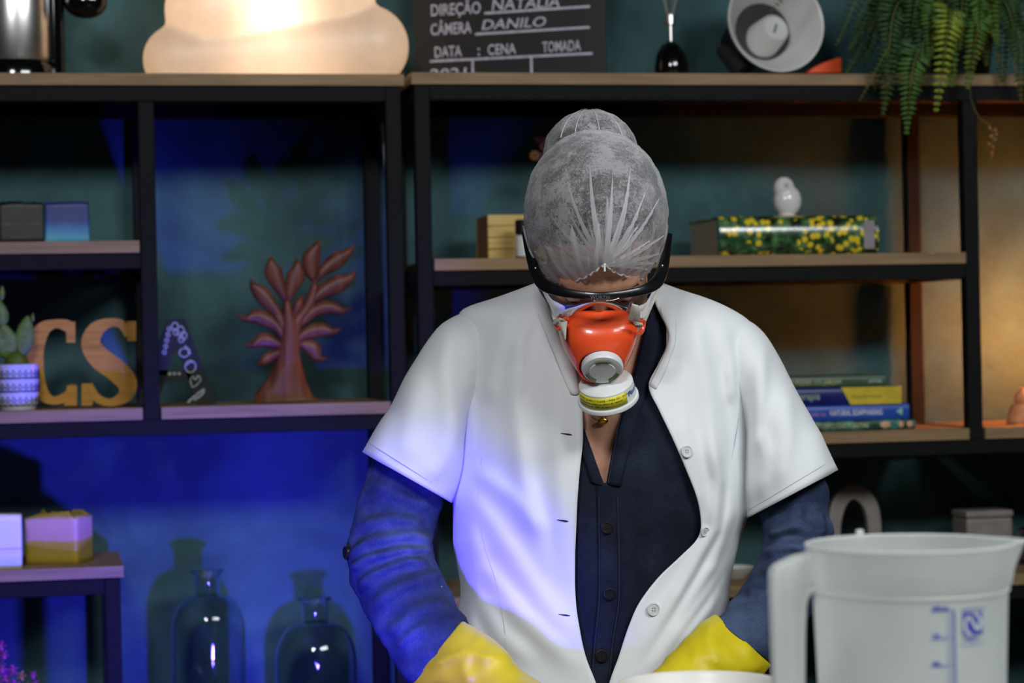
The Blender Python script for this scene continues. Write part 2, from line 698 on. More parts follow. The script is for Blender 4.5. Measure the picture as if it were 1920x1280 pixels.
# chrome jar in a black stand, top left
YK = YS + 0.15
kb = PY(28, 136, YK)
kb.z = LT
root = thing('coffee_press', kb, 'chrome coffee press in a black stand at the left end of the shelf top', 'coffee press')
k = msz(30, YK)
z0 = kb.z
T = TRS(kb)
MB().lathe([(0.02, 0.035), (0.073, 0.035), (0.076, 0.042), (0.0755, 0.20), (0.072, 0.21), (0.0, 0.212)][:-1], T, 48).build('jar', chrome, root)
MB().lathe([(0.078, 0.0), (0.083, 0.004), (0.083, 0.022), (0.077, 0.034), (0.05, 0.036)], T, 48).build('base', black_g, root)
MB().lathe([(0.072, 0.205), (0.078, 0.208), (0.078, 0.225), (0.03, 0.235), (0.012, 0.24), (0.012, 0.27)], T, 40).build('lid', black_g, root)
for a in (-0.35, 2.1, 4.2):
    d = Vector((math.cos(a), math.sin(a), 0)) * 0.0865
    MB().box(kb + d + Vector((0, 0, 0.115)), (0.018, 0.018, 0.23), Matrix.Rotation(a, 3, 'Z')).build('strut', black_g, root, bevel=0.004, smooth=False)
kn = PY(160, 4, YK - 0.03)
hk = MB().ell(kn, (0.040, 0.026, 0.031), None, 28, 18).build('knob', black_g, root)
MB().tube([Vector(p) for p in cr([tuple(kb + Vector((0.075, -0.02, 0.216))), tuple(kb.lerp(kn, 0.7) + Vector((0, 0, 0.10))), tuple(kn + Vector((0, 0, 0.02)))], 14)], 0.010, 10).build('knob_arm', black_g, root)
# film slate
YF = YS + 0.30
A = PY(776, 60, YF)
dA = (A - CAM).dot(FWD)
Bp = PD(1134, 54, dA - 0.10)
Bp.z = A.z
sx = (Bp - A).normalized()
sn = sx.cross(UP0).normalized()        # toward the camera
if sn.y > 0:
    sn = -sn
zt, zb = A.z + 0.16, RT_ + 0.0005
root = thing('film_slate', ((A.x + Bp.x) / 2, (A.y + Bp.y) / 2, RT_), 'black film slate with white lettering standing on the shelf top', 'clapperboard')
sl_m = M('black_slate_board', (20, 19, 20), (14, 14, 15), rough=0.45, scale=9, bump=0.02)
ink = M('white_slate_print', (205, 200, 215), (170, 166, 180), rough=0.6, scale=160)
Wd = (Bp - A).length
A0 = Vector((A.x, A.y, 0))
f0 = [A0 + sx * u + Vector((0, 0, z)) for u, z in ((0, zb), (Wd, zb), (Wd, zt), (0, zt))]
MB().prism(f0, [p - sn * 0.008 for p in f0]).build('board', sl_m, root, smooth=False, bevel=0.001)
f1 = [A0 + sx * u + Vector((0, 0, z)) for u, z in ((0, zt + 0.003), (Wd, zt + 0.003), (Wd, zt + 0.04), (0, zt + 0.04))]
MB().prism(f1, [p - sn * 0.008 for p in f1]).build('clap_stick', sl_m, root, smooth=False, bevel=0.001)
for i in range(6):
    u0 = 0.02 + i * Wd / 6.2
    q = [A0 + sx * u + Vector((0, 0, z)) + sn * 0.0004 for u, z in ((u0, zt + 0.005), (u0 + 0.03, zt + 0.005), (u0 + 0.05, zt + 0.038), (u0 + 0.02, zt + 0.038))]
    MB().prism(q, [p - sn * 0.0006 for p in q]).build('stripe', ink, root, smooth=False)
kS = dA / F


def slate_text(s, px, py, cap, wpx, **kw):
    O = PP(px, py, A + sn * 0.0006, sn)
    size = cap * kS / 0.69
    fn0 = planefn(O, sx, UP0)
    cu = text('lettering', s, lambda x, y, z: Vector((x, y, z)), size, ink, root, **kw)
    w = max(v.co.x + root.location.x for v in cu.data.vertices) - 0
    w = max((v.co + Vector(root.location)).x for v in cu.data.vertices)
    sc_ = wpx * kS / w
    for v in cu.data.vertices:
        p = v.co + Vector(root.location)
        v.co = fn0(p.x * sc_, p.y, 0) - Vector(root.location)
    return cu


def slate_line(p0, p1, w=4.2):
    a, b_ = PP(p0[0], p0[1], A + sn * 0.0006, sn), PP(p1[0], p1[1], A + sn * 0.0006, sn)
    d = (b_ - a).normalized()
    nrm = d.cross(sn).normalized() * (w * kS / 2)
    q = [a - nrm, b_ - nrm, b_ + nrm, a + nrm]
    MB().prism(q, [p - sn * 0.0004 for p in q]).build('ruled_line', ink, root, smooth=False)


slate_text('DIREÇÃO', 807, 30, 21, 98, bold=0.0004)
slate_text('CÂMERA', 807, 66, 21, 80, bold=0.0004)
slate_text('DATA', 814, 108, 20, 54, bold=0.0004)
slate_text(':', 895, 104, 20, 5, bold=0.0006)
slate_text('CENA', 914, 103, 19, 55, bold=0.0004)
slate_text('TOMADA', 1017, 98, 19, 73, bold=0.0004)
slate_text('NATALIA', 920, 20, 21, 132, shear=0.15, bold=0.0003)
slate_text('DANILO', 901, 56, 18, 126, shear=0.2, bold=0.0003)
slate_text('2021', 804, 151, 21, 74, shear=0.1, bold=0.0003)
slate_line((908, 25), (1106, 12))
slate_line((891, 64), (1106, 51))
slate_line((806, 115), (1111, 100))
slate_line((886, 112), (887, 160))
slate_line((996, 107), (997, 160))

# whisk with a black egg shaped handle
YH = YS + 0.12
hb = PY(1259, 138, YH)
hb.z = RT_
k = msz(1259, YH)
root = thing('hand_whisk', hb, 'upright whisk with black egg shaped handle and chrome neck', 'whisk')
T = TRS(hb)
MB().lathe([(0.027, 0), (0.0325, 0.012), (0.033, 0.028), (0.029, 0.05), (0.02, 0.068), (0.008, 0.076), (0.004, 0.077)], T, 32).build('handle', black_g, root)
MB().lathe([(0.0045, 0.0765), (0.0045, 0.108), (0.0085, 0.1085), (0.0105, 0.11), (0.0105, 0.127), (0.008, 0.129)], T, 24).build('neck', chrome, root)
for a in range(6):
    an = math.pi * a / 6
    d = Vector((math.cos(an), math.sin(an), 0))
    pts = cr([(0.006, 0.128), (0.016, 0.17), (0.027, 0.22), (0.018, 0.26), (0, 0.272), (-0.018, 0.26), (-0.027, 0.22), (-0.016, 0.17), (-0.006, 0.128)], 40)
    MB().tube([hb + d * q[0] + Vector((0, 0, q[1])) for q in pts], 0.0009, 6).build('wire', chrome, root)

# megaphone
YM = YS + 0.115
mc = PY(1455, 41, YM)
k = msz(1455, YM)
ax = Vector((0.10, -1.0, 0.16)).normalized()
Rm = rot_to(ax)
root = thing('megaphone', Vector((mc.x, mc.y + 0.05, RT_)), 'white megaphone with orange and black grip beside the fern', 'megaphone')
mw = M('white_megaphone_plastic', (216, 214, 210), (206, 204, 200), rough=0.35, scale=14)
R0 = 97 * k
T = TRS(mc, Rm)
prof = [(R0 - 0.004, 0.0), (R0, 0.002), (R0 + 0.0005, -0.003), (R0 - 0.006, -0.012), (0.066, -0.06), (0.046, -0.10), (0.042, -0.12),
        (0.039, -0.12), (0.043, -0.10), (0.062, -0.06), (R0 - 0.012, -0.012), (R0 - 0.006, -0.003)]
mb = MB()
mb.lathe(prof + [prof[0]], T, 56, cap=False)
mb.build('bell', mw, root, angle=50)
MB().lathe([(0.058, -0.066), (0.046, -0.098), (0.0, -0.099)][:2] + [(0.005, -0.099)], T, 40).build('throat', black_m, root)
nb = mc + Rm @ Vector((0, 0, -0.094))
nd = (ax + Vector((0.16, 0, 0.22))).normalized()
Tn = TRS(nb + Vector((-0.004, 0, -0.022)), rot_to(nd))
MB().lathe([(0.040, 0.0), (0.041, 0.006), (0.036, 0.035), (0.030, 0.078), (0.0265, 0.082), (0.024, 0.078), (0.003, 0.078)], Tn, 40).build('horn_core', mw, root)
core_c = Tn @ Vector((0, 0, 0.0785))
# grille slot on the core
Rn = rot_to(nd)
MB().box(core_c, (0.004, 0.022, 0.001), Rn @ Matrix.Rotation(-0.5, 3, 'Z')).build('slot', M('green_grey_print', (90, 105, 90), rough=0.6), root, smooth=False)
MB().lathe([(0.05, -0.118), (0.05, -0.165), (0.04, -0.175), (0.005, -0.175)], T, 32).build('rear_housing', black_m, root)
g0 = PY(1352, 92, YM + 0.09)
g1 = PY(1395, 134, YM + 0.05)
MB().tube([g0, g0.lerp(g1, 0.5), g1], [0.013, 0.019, 0.019], 14).build('grip', M('dark_grey_grip', (52, 48, 52), rough=0.45), root)
q = [PY(a, b_, YM + 0.03) for a, b_ in ((1512, 137), (1524, 127), (1545, 117), (1574, 107), (1579, 109), (1578, 136))]
for p in q:
    p.z = max(p.z, RT_ + 0.0005)
MB().prism(q, [p + Vector((0, 0.03, 0)) for p in q]).build('trigger_guard', M('orange_plastic', (255, 96, 36), (246, 86, 30), rough=0.4), root, smooth=False, bevel=0.002)


# fern in a pot
YFE = YS + 0.12
fb = PY(1800, 137, YFE)
fb.z = RT_
root = thing('potted_fern', fb, 'bushy green fern in a dark pot trailing over the shelf edge', 'plant')
MB().lathe([(0.05, 0), (0.056, 0.003), (0.072, 0.11), (0.077, 0.112), (0.077, 0.125), (0.070, 0.125), (0.068, 0.112), (0.01, 0.110)], TRS(fb), 36).build('pot', M('dark_brown_pot', (44, 36, 30), rough=0.5), root)
greens = [M('fern_green_deep', (44, 72, 26), (28, 52, 18), rough=0.55, scale=40),
          M('fern_green_mid', (74, 110, 38), (52, 86, 28), rough=0.55, scale=40),
          M('fern_green_lime', (140, 156, 44), (110, 130, 40), rough=0.55, scale=40)]
stem_m = M('fern_stem', (116, 116, 50), rough=0.6)
crown = fb + Vector((0, 0, 0.13))


def frond(tip, mid, leaf, tipm, seed, wide=1.0):
    rnd = random.Random(seed)
    s0 = crown + Vector((rnd.uniform(-.03, .03), rnd.uniform(-.03, .03), 0))
    pts = [Vector(p) for p in cr([tuple(s0), tuple(mid), tuple(tip)], 34)]
    st = MB().tube(pts, [0.0016 - 0.0012 * i / 33 for i in range(34)], 5).build('frond', stem_m, root)
    mb = MB()
    tw = rnd.uniform(-0.7, 0.7)
    for i in range(4, 34):
        p = pts[i]
        d = (pts[min(i + 1, 33)] - pts[i - 1]).normalized()
        side = d.cross(Vector((0.15 * math.sin(tw), -1, 0.35 * math.cos(tw)))).normalized()
        nrm = side.cross(d).normalized()
        f_ = (i - 4) / 29
        L = 1.2 * wide * (0.030 * math.sin(math.pi * min(1, f_ * 0.75 + 0.2)) ** 0.8 + 0.004) * (1 - 0.55 * f_ ** 3)
        for sg in (-1, 1):
            a = side * sg * math.cos(0.25) + d * math.sin(0.3) + nrm * rnd.uniform(-0.35, 0.05)
            a.normalize()
            b_ = d.cross(a).cross(a).normalized()
            b_ = d - a * d.dot(a)
            b_.normalize()
            w = 0.0052 * wide
            up = nrm * 0.0012
            l_ = L * rnd.uniform(0.85, 1.1)
            vs = [p, p + a * l_ * 0.3 + b_ * w * 0.8, p + a * l_ * 0.72 + b_ * w * 0.6, p + a * l_ - nrm * 0.1 * l_, p + a * l_ * 0.72 - b_ * w * 0.4, p + a * l_ * 0.3 - b_ * w * 0.7,
                  p + a * l_ * 0.4 + up, p + a * l_ * 0.72 + up]
            mb.add(vs, [(0, 6, 1), (1, 6, 7, 2), (2, 7, 3), (3, 7, 4), (4, 7, 6, 5), (5, 6, 0)])
    o = mb.build('leaflets', leaf, st, solid=0.0004)
    tag(o, kind='stuff')
    return st


def fr(tx, ty, Yt, mx, my, Ym, g, wide=1.0):
    frond(PY(tx, ty, Yt), PY(mx, my, Ym), greens[g], None, int(tx * 7 + ty), wide)


FY = YS - 0.05
fr(1568, 84, YS + .05, 1650, -60, YS + .08, 0, .8)
fr(1592, 92, YS + .02, 1660, 0, YS + .06, 0, .9)
fr(1585, 140, YS + .05, 1670, 10, YS + .06, 0)
fr(1612, 188, FY - .02, 1690, 60, FY, 1, .45)
fr(1656, 212, FY, 1690, 60, FY, 0, 1.0)
fr(1700, 248, FY - .01, 1720, 100, FY - .03, 1, 1.0)
fr(1662, 140, FY - .02, 1690, 0, FY, 0, 1.1)
fr(1640, 165, FY + .02, 1700, 20, FY + .02, 0, .8)
fr(1756, 205, FY - .03, 1782, 20, FY - .06, 2, 1.0)
fr(1786, 158, FY - .03, 1782, 20, FY - .05, 1, 1.15)
fr(1815, 163, FY - .02, 1836, 20, FY - .03, 1, 1.0)
fr(1838, 58, FY - .04, 1838, -40, FY - .05, 1, 1.3)
fr(1915, 186, FY, 1900, 40, FY - .02, 0, .9)
fr(1880, 150, FY + .02, 1870, 20, FY, 0, 1.0)
fr(1912, 120, FY - .02, 1880, 0, FY - .02, 0, 1.0)
fr(1850, 120, FY + .02, 1850, 0, FY + .01, 0, 1.0)
fr(1945, 150, FY, 1900, 0, FY, 0, 1.0)
fr(1980, 90, FY, 1920, -40, FY, 1, 1.0)
fr(1445, 20, YS - .02, 1560, -70, YS, 1, .5)
fr(1720, 160, FY - .01, 1745, 20, FY - .02, 0, 1.0)
fr(1742, 110, FY - .03, 1760, 0, FY - .03, 1, 1.0)
fr(1700, 110, FY, 1730, -20, FY - .02, 0, 1.0)
fr(1720, 60, FY - .02, 1745, -40, FY - .02, 0, 1.0)
fr(1770, 100, FY, 1780, -20, FY - .02, 0, 1.0)
fr(1800, 90, FY - .05, 1805, -40, FY - .04, 0, 1.0)
fr(1820, 125, FY, 1815, -20, FY, 0, 1.0)
fr(1870, 80, FY - .03, 1850, -40, FY - .02, 1, 1.0)
fr(1680, 60, YS, 1720, -50, YS + .02, 0, 1.0)
fr(1630, 60, YS + .03, 1690, -60, YS + .05, 0, 1.0)
fr(1620, 120, YS + .03, 1680, -20, YS + .05, 0, 1.0)
# bronze sprig hanging from the fern
pts = [PY(a, b_, FY) for a, b_ in ((1816, 140), (1822, 190), (1838, 222), (1858, 238), (1862, 270), (1858, 300))]
sp = MB().tube([Vector(p) for p in cr([tuple(crown)] + [tuple(p) for p in pts], 40)], 0.0006, 5).build('dry_sprig', stem_m, root)
for i, (a, b_) in enumerate(((1856, 240), (1866, 244), (1858, 256), (1866, 262), (1862, 276), (1855, 270), (1860, 288), (1868, 252))):
    MB().ell(PY(a, b_, FY), (0.004, 0.003, 0.005), None, 8, 6).build('bead', M('bronze_bead', (120, 84, 34), rough=0.6), sp)

# ---- left unit, upper left bay: two soaps
YO = YS + 0.08


def soap(name, label, x0p, x1p, ytop, py0, z0, Y, depth, mat, cat='soap', rough_top=0.0, group=None, seed=1, rot=0.0):
    a, c = PY(x0p, py0, Y), PY(x1p, py0, Y)
    h = PY((x0p + x1p) / 2, ytop, Y).z - z0
    w = c.x - a.x
    n, m_ = 14, 10
    rnd = random.Random(seed)
    mb = MB()
    cx = (a.x + c.x) / 2
    R = Matrix.Rotation(rot, 3, 'Z')
    rings = []
    for kz in range(9):
        z = kz / 8
        ring = []
        for j in range(40):
            an = 2 * math.pi * j / 40
            ex = 0.18
            x = math.copysign(abs(math.cos(an)) ** ex, math.cos(an)) * w / 2
            y = math.copysign(abs(math.sin(an)) ** ex, math.sin(an)) * depth / 2
            zz = z * h
            if kz == 8:
                zz -= rough_top * (0.5 + 0.5 * noise.noise(Vector((x * 60, y * 60, seed))))
            p = R @ Vector((x, y, 0))
            ring.append(Vector((cx + p.x, Y + depth / 2 + p.y, z0 + zz)))
        rings.append(ring)
    mb.loft(rings, cap=False)
    # lumpy top as a small grid fan
    cen = Vector((cx, Y + depth / 2, z0 + h))
    last = rings[-1]
    r2 = []
    for s_ in (0.8, 0.55, 0.3):
        ring = []
        for p in last:
            q = cen.lerp(p, s_)
            q.z = z0 + h - rough_top * (0.2 - 0.9 * noise.noise(Vector((q.x * 90, q.y * 90, seed))))
            ring.append(q)
        r2.append(ring)
    mb.loft([last] + r2, cap=False)
    mb.add([p.copy() for p in r2[-1]], [tuple(range(40))])
    mb.add([p.copy() for p in rings[0]], [tuple(range(39, -1, -1))])
    o = mb.build(name, mat, None, loc=(cx, Y + depth / 2, z0), angle=50)
    bmx = bmesh.new()
    bmx.from_mesh(o.data)
    bmesh.ops.remove_doubles(bmx, verts=bmx.verts, dist=0.00002)
    bmx.to_mesh(o.data)
    bmx.free()
    return tag(o, label, cat, group)


def layered(name, stops, scale=20, amt=0.012, rough=0.45):
    """colour layers by height (metres above the base) with a wavy boundary"""
    m, t, b = nt(name)
    tc = t.nodes.new('ShaderNodeTexCoord')
    sp_ = t.nodes.new('ShaderNodeSeparateXYZ')
    link(t, tc.outputs['Object'], sp_.inputs[0])
    n = add_noise(t, scale, 3)
    ma = t.nodes.new('ShaderNodeMath')
    ma.operation = 'MULTIPLY_ADD'
    ma.inputs[1].default_value = amt
    link(t, n.outputs['Fac'], ma.inputs[0])
    link(t, sp_.outputs[2], ma.inputs[2])
    dv = t.nodes.new('ShaderNodeMath')
    dv.operation = 'MULTIPLY'
    dv.inputs[1].default_value = 10.0
    link(t, ma.outputs[0], dv.inputs[0])
    r = ramp(t, dv.outputs[0], [(p, srgb(*c)) for p, c in stops])
    link(t, r.outputs[0], b.inputs['Base Color'])
    b.inputs['Roughness'].default_value = rough
    add_bump(t, b, n.outputs['Fac'], 0.2, 0.002)
    MATS[name] = m
    return m


soap('soap_bar', 'black charcoal soap bar standing left of the blue soap', -2, 83, 378, 452, LM, YO, 0.026,
     layered('charcoal_soap', [(0.30, (11, 11, 12)), (0.44, (16, 16, 16)), (0.46, (60, 56, 50)), (0.48, (13, 13, 13))], 40, 0.02), rough_top=0.005, seed=3)
soap('soap_bar', 'blue and cream seascape soap bar on the upper left shelf', 84.5, 168, 378, 450, LM, YO, 0.026,
     layered('seascape_soap', [(0.08, (216, 206, 140)), (0.14, (84, 168, 200)), (0.35, (50, 120, 190)), (0.50, (30, 56, 140)), (0.8, (28, 40, 112))], 18, 0.022), rough_top=0.002, seed=5)
soap('soap_bar', 'pale pink soap bar at the left edge beside the black soap', -80, -3.5, 384, 454, LM, YO, 0.026,
     M('pink_soap', (196, 140, 130), rough=0.4), rough_top=0.002, seed=8)

# ---- cactus in a patterned pot
YP = YS + 0.05
pb = PY(33, 763, YP)
pb.z = LB
k = msz(33, YP)
root = thing('potted_cactus', pb, 'prickly pear cactus in a white and navy chevron pot', 'plant')
T = TRS(pb)
pr = 40 * k
MB().lathe([(pr * .80, 0), (pr * .84, 0.002), (pr * 0.86, 0.008), (pr, 0.010), (pr, 0.082), (pr * .94, 0.083), (pr * .92, 0.07), (0.005, 0.07)], T, 48).build('pot', M('white_glazed_pot', (196, 196, 214), (186, 186, 206), rough=0.12, coat=0.6), root)
navy = M('navy_glaze', (26, 36, 70), rough=0.15)
for row, zc_ in enumerate((0.022, 0.046, 0.07)):
    for j in range(22):
        an = 2 * math.pi * j / 22
        for s_ in (0, 1):
            mbv = MB()
            zz = zc_ - 0.002 - s_ * 0.007
            ptsv = []
            for da, dz in ((-0.11, -0.004), (0, 0.004), (0.11, -0.004)):
                ptsv.append(pb + Vector(((pr + 0.0004) * math.cos(an + da), (pr + 0.0004) * math.sin(an + da), zz + dz)))
            if math.sin(an) < 0.3:
                mbv.tube(ptsv, 0.0011, 4).build('chevron', navy, root, smooth=False)
for zc_ in (0.0335, 0.0575):
    MB().lathe([(pr + 0.0006, zc_ - 0.0012), (pr + 0.0010, zc_), (pr + 0.0006, zc_ + 0.0012)], T, 48, cap=False).build('pot_band', navy, root)
cac = M('cactus_green', (96, 118, 50), (72, 96, 38), rough=0.5, scale=120, bump=0.5, bscale=300)
cac2 = M('cactus_dark_green', (88, 104, 34), (60, 78, 24), rough=0.5, scale=220, bump=0.6, bscale=260)
MB().ell(pb + Vector((0, 0, 0.082)), (0.022, 0.020, 0.025), None, 20, 12).build('stem', cac2, root, sub=0)


def pad(p0, p1, w, mat=cac):
    a, c = PY(*p0, YP), PY(*p1, YP)
    R = rot_to(c - a)
    L = (c - a).length
    vsR = []
    mb = MB()
    d = (c - a).normalized()
    side = d.cross(Vector((0, 1, 0))).normalized()
    rings = []
    for i in range(13):
        f_ = i / 12
        r = w * k / 2 * max(0.04, math.sin(math.pi * (f_ ** 0.8 * 0.96 + 0.02)) ** 0.7)
        rings.append([a + d * (L * f_) + side * (r * math.cos(2 * math.pi * j / 20)) + Vector((0, 1, 0)) * (min(r, 0.007) * math.sin(2 * math.pi * j / 20)) for j in range(20)])
    mb.loft(rings)
    return mb.build('pad', mat, root)


pad((40, 668), (52, 592), 37)
pad((62, 604), (61, 586), 6)
pad((22, 668), (4, 606), 38)
pad((6, 612), (-6, 560), 30)
pad((2, 564), (4, 536), 12)
pad((20, 672), (-30, 600), 36)

# ---- slab letters
gold = wood('golden_painted_wood', (150, 104, 30), (176, 124, 42), (190, 138, 52), 'X', 12, 0.5)


def stroke(path, Y, n=48):
    """outline of a stroke of changing width in pixels"""
    s = cr(path, n)
    Lp, Rp = [], []
    for i in range(n):
        a, c = s[max(i - 1, 0)], s[min(i + 1, n - 1)]
        dx, dy = c[0] - a[0], c[1] - a[1]
        l_ = math.hypot(dx, dy) or 1
        nx, ny = -dy / l_, dx / l_
        w = s[i][2] / 2
        Lp.append(PY(s[i][0] + nx * w, s[i][1] + ny * w, Y))
        Rp.append(PY(s[i][0] - nx * w, s[i][1] - ny * w, Y))
    return Lp, Rp


def letter(name, label, strokes, polys, Y, thick, mat, z0):
    allp = []
    root_loc = None
    mbs = []
    th = Vector((0, thick, 0))
    for pth in strokes:
        Lp, Rp = stroke(pth, Y)
        mb = MB()
        mb.strip(Lp, Rp, th)
        mbs.append(mb)
    for pl in polys:
        f_ = [PY(a, c, Y + 0.0012) for a, c in pl]
        mbs.append(MB().prism(f_, [p + th for p in f_]))
    big = MB()
    for mb in mbs:
        big.add(mb.v, mb.f)
    for p in big.v:
        p.z = max(p.z, z0)
    o = big.build(name, mat, None, smooth=False)
    return tag(o, label, 'letter', 'decorative letters on the lower left shelf')


YL = YS + 0.10
letter('letter_block', 'golden wooden letter C beside the cactus pot',
       [[(137, 628, 10), (128, 612, 22), (104, 607, 16), (80, 618, 28), (66, 650, 34), (64, 690, 36), (72, 728, 32), (96, 750, 16), (122, 744, 16), (138, 722, 8)]],
       [[(123, 603), (141, 603), (141, 642), (125, 642)], [(126, 722), (144, 722), (144, 760), (120, 760)]], YL, 0.018, gold, LB)
letter('letter_block', 'golden wooden letter S against the black shelf post',
       [[(240, 630, 12), (228, 608, 16), (205, 605, 17), (180, 618, 30), (170, 645, 36), (188, 672, 42), (218, 694, 42), (238, 718, 38), (234, 742, 26), (208, 754, 14), (182, 746, 16), (168, 720, 10)]],
       [[(238, 602), (255, 602), (255, 639), (239, 639)], [(153, 719), (169, 719), (176, 748), (172, 760), (153, 760)]], YL - 0.01, 0.018, gold, LB)
chalk_b = M('chalkboard_black', (16, 16, 17), (11, 11, 12), rough=0.7, scale=30)
lA = letter('letter_block', 'black chalkboard letter A with white doodles behind the post', [],
            [[(314, 597), (347, 597), (406, 757), (372, 757), (358, 714), (310, 714), (296, 757), (258, 757)][:2] + [(406, 757), (370, 757), (331, 650), (294, 757), (256, 757)],
             [(300, 694), (356, 694), (362, 716), (294, 716)]], YS + 0.09, 0.014, chalk_b, LB)
chalk = M('chalk_white', (186, 190, 190), (120, 124, 124), rough=0.9, scale=300)


def doodle(pts, w=1.6, closed=False, n=26):
    s_ = cr(pts, n, closed)
    if closed:
        s_ = s_ + [s_[0]]
    return MB().tube([PY(a, c, YS + 0.0895) for a, c in s_], w * msz(340, YS), 5).build('chalk_doodle', chalk, lA)


def ringp(cx, cy, rx, ry, n=8, ph=0.0):
    return [(cx + rx * math.cos(2 * math.pi * i / n + ph), cy + ry * math.sin(2 * math.pi * i / n + ph)) for i in range(n)]


for cx, cy, rr in ((328, 612, 6), (338, 620, 7), (344, 629, 6), (330, 622, 5), (340, 636, 5)):
    doodle(ringp(cx, cy, rr, rr * 1.2), 1.4, True)
doodle(ringp(345, 661, 9, 8), 1.5, True)
doodle([(346, 648), (354, 655), (357, 664)], 1.5)
doodle(ringp(357, 687, 10, 11), 1.5, True)
doodle([(350, 684), (358, 678), (366, 680)], 1.4)
doodle([(360, 726), (357, 712), (362, 706), (366, 712), (372, 704), (376, 712), (368, 722), (360, 726)], 1.4)
doodle([(352, 754), (366, 742), (382, 730), (378, 740), (364, 750)], 2.2)
for i in range(5):
    doodle(ringp(308 + i * 2.4, 660 - i * 11, 3.4, 3.6), 1.4, True, 12)
for i in range(3):
    doodle(ringp(318 + i * 9, 700.5, 2.2, 2.2), 1.6, True, 10)

# ---- carved wooden tree
YT = YS + 0.12
tw = wood('red_brown_carved_wood', (78, 42, 28), (106, 60, 40), (130, 78, 54), 'Z', 7, 0.4)
tb = PY(536, 754, YT)
tb.z = LB
root = thing('wooden_tree', tb, 'carved reddish brown wooden tree ornament on the left shelf', 'ornament')
kT = msz(540, YT)


def carved(path, name, thick=0.010, n=26, par=None):
    s_ = cr(path, n)
    rings = []
    for i in range(n):
        a, c = s_[max(i - 1, 0)], s_[min(i + 1, n - 1)]
        dx, dy = c[0] - a[0], c[1] - a[1]
        l_ = math.hypot(dx, dy) or 1
        nx, ny = -dy / l_, dx / l_
        w = max(0.6, s_[i][2] / 2)
        tk = thick * min(1, w / 8)
        c0 = PY(s_[i][0], s_[i][1], YT)
        e = PY(s_[i][0] + nx * w, s_[i][1] + ny * w, YT) - c0
        ring = []
        for j in range(14):
            an = 2 * math.pi * j / 14
            q = c0 + e * math.cos(an) + Vector((0, 1, 0)) * (tk * math.sin(an))
            q.z = max(q.z, LB)
            ring.append(q)
        rings.append(ring)
    return MB().loft(rings).build(name, tw, root, angle=60)


def cc(*pts):
    return [(400 + x / 3.048, 420 + y / 3.048, (w * 1.14 if w > 30 else w) / 3.048) for x, y, w in pts]


carved(cc((412, 1012, 330), (412, 985, 300), (420, 900, 210), (430, 800, 140), (432, 720, 112), (436, 640, 96), (436, 580, 90), (425, 520, 60), (418, 440, 34)), 'trunk', 0.02, 40)
carved(cc((440, 660, 70), (480, 560, 66), (535, 480, 56), (570, 400, 56), (580, 320, 30)), 'branch', 0.013)
carved(cc((430, 660, 70), (395, 580, 60), (360, 520, 40)), 'branch', 0.012)
for pth in (((418, 450, 20), (385, 380, 52), (345, 280, 92), (330, 225, 54), (332, 180, 4)),
            ((425, 470, 20), (440, 380, 62), (472, 295, 96), (478, 240, 50), (474, 192, 4)),
            ((578, 330, 20), (560, 280, 62), (560, 200, 96), (590, 130, 50), (606, 84, 4)),
            ((584, 330, 20), (625, 270, 54), (695, 215, 82), (765, 165, 50), (808, 120, 4)),
            ((566, 440, 34), (620, 390, 70), (705, 345, 90), (775, 310, 54), (818, 262, 4)),
            ((500, 570, 40), (570, 500, 62), (655, 475, 72), (730, 495, 38), (788, 480, 4)),
            ((470, 670, 30), (530, 625, 60), (610, 605, 80), (680, 615, 42), (728, 596, 4)),
            ((470, 690, 20), (525, 690, 58), (570, 715, 80), (600, 765, 46), (656, 770, 4)),
            ((400, 560, 40), (350, 490, 60), (275, 400, 82), (235, 360, 50), (208, 312, 4)),
            ((400, 640, 40), (340, 570, 66), (250, 528, 78), (190, 540, 40), (132, 520, 4)),
            ((410, 710, 20), (350, 680, 56), (285, 662, 76), (225, 690, 36), (168, 688, 4)),
            ((400, 710, 20), (360, 740, 46), (312, 765, 62), (280, 790, 40), (250, 800, 4)),
            ((455, 530, 14), (475, 485, 40), (490, 450, 44), (510, 402, 4))):
    carved(cc(*pth), 'leaf', 0.011)

# white cable on the rear of the post
a = PY(722, 405, YS + 0.25)
pts = [PY(x, y, YS + 0.22) for x, y in ((716, 230), (722, 300), (725, 360), (727, 408), (730, 440), (732, 472))]
o = MB().tube([Vector(p) for p in cr([tuple(p) for p in pts], 20)], 0.0024, 8).build('cable', M('white_cable', (190, 190, 190), rough=0.5), None)
tag(o, 'thin white cable hanging behind the middle shelf posts', 'cable')

# ---- right unit, middle shelf
pine = wood('pale_pine', (176, 142, 76), (206, 172, 100), (222, 192, 122), 'X', 10, 0.5)
YB = YS + 0.13
a, c = PY(915, 484, YB), PY(1032, 484, YB)
zt = PY(960, 402, YB).z
root = thing('pine_box', ((a.x + c.x) / 2, YB + 0.06, RM), 'pale pine slatted box half hidden behind the head', 'box')
nsl = 4
hs = (zt - RM) / nsl
for i in range(nsl):
    MB().box(((a.x + c.x) / 2, YB, RM + hs * (i + 0.5)), (c.x - a.x, 0.012, hs - 0.0012)).build('slat', pine, root, smooth=False, bevel=0.001)
for x in (a.x + 0.006, c.x - 0.006):
    MB().box((x, YB + 0.057, (RM + zt) / 2), (0.012, 0.10, zt - RM - 0.001)).build('side_panel', wood('pine_end_%d' % (x > a.x + 0.05), (130, 84, 44), (150, 100, 56), (166, 112, 66), 'Y'), root, smooth=False, bevel=0.001)
MB().box(((a.x + c.x) / 2, YB + 0.113, (RM + zt) / 2), (c.x - a.x, 0.012, zt - RM - 0.001)).build('back_panel', pine, root, smooth=False, bevel=0.001)
bb_ = PY(985, 484, YS + 0.06)
bb_.z = RM
root = thing('soap_bottle', bb_, 'small white bottle with a black cap beside the pine box', 'bottle')
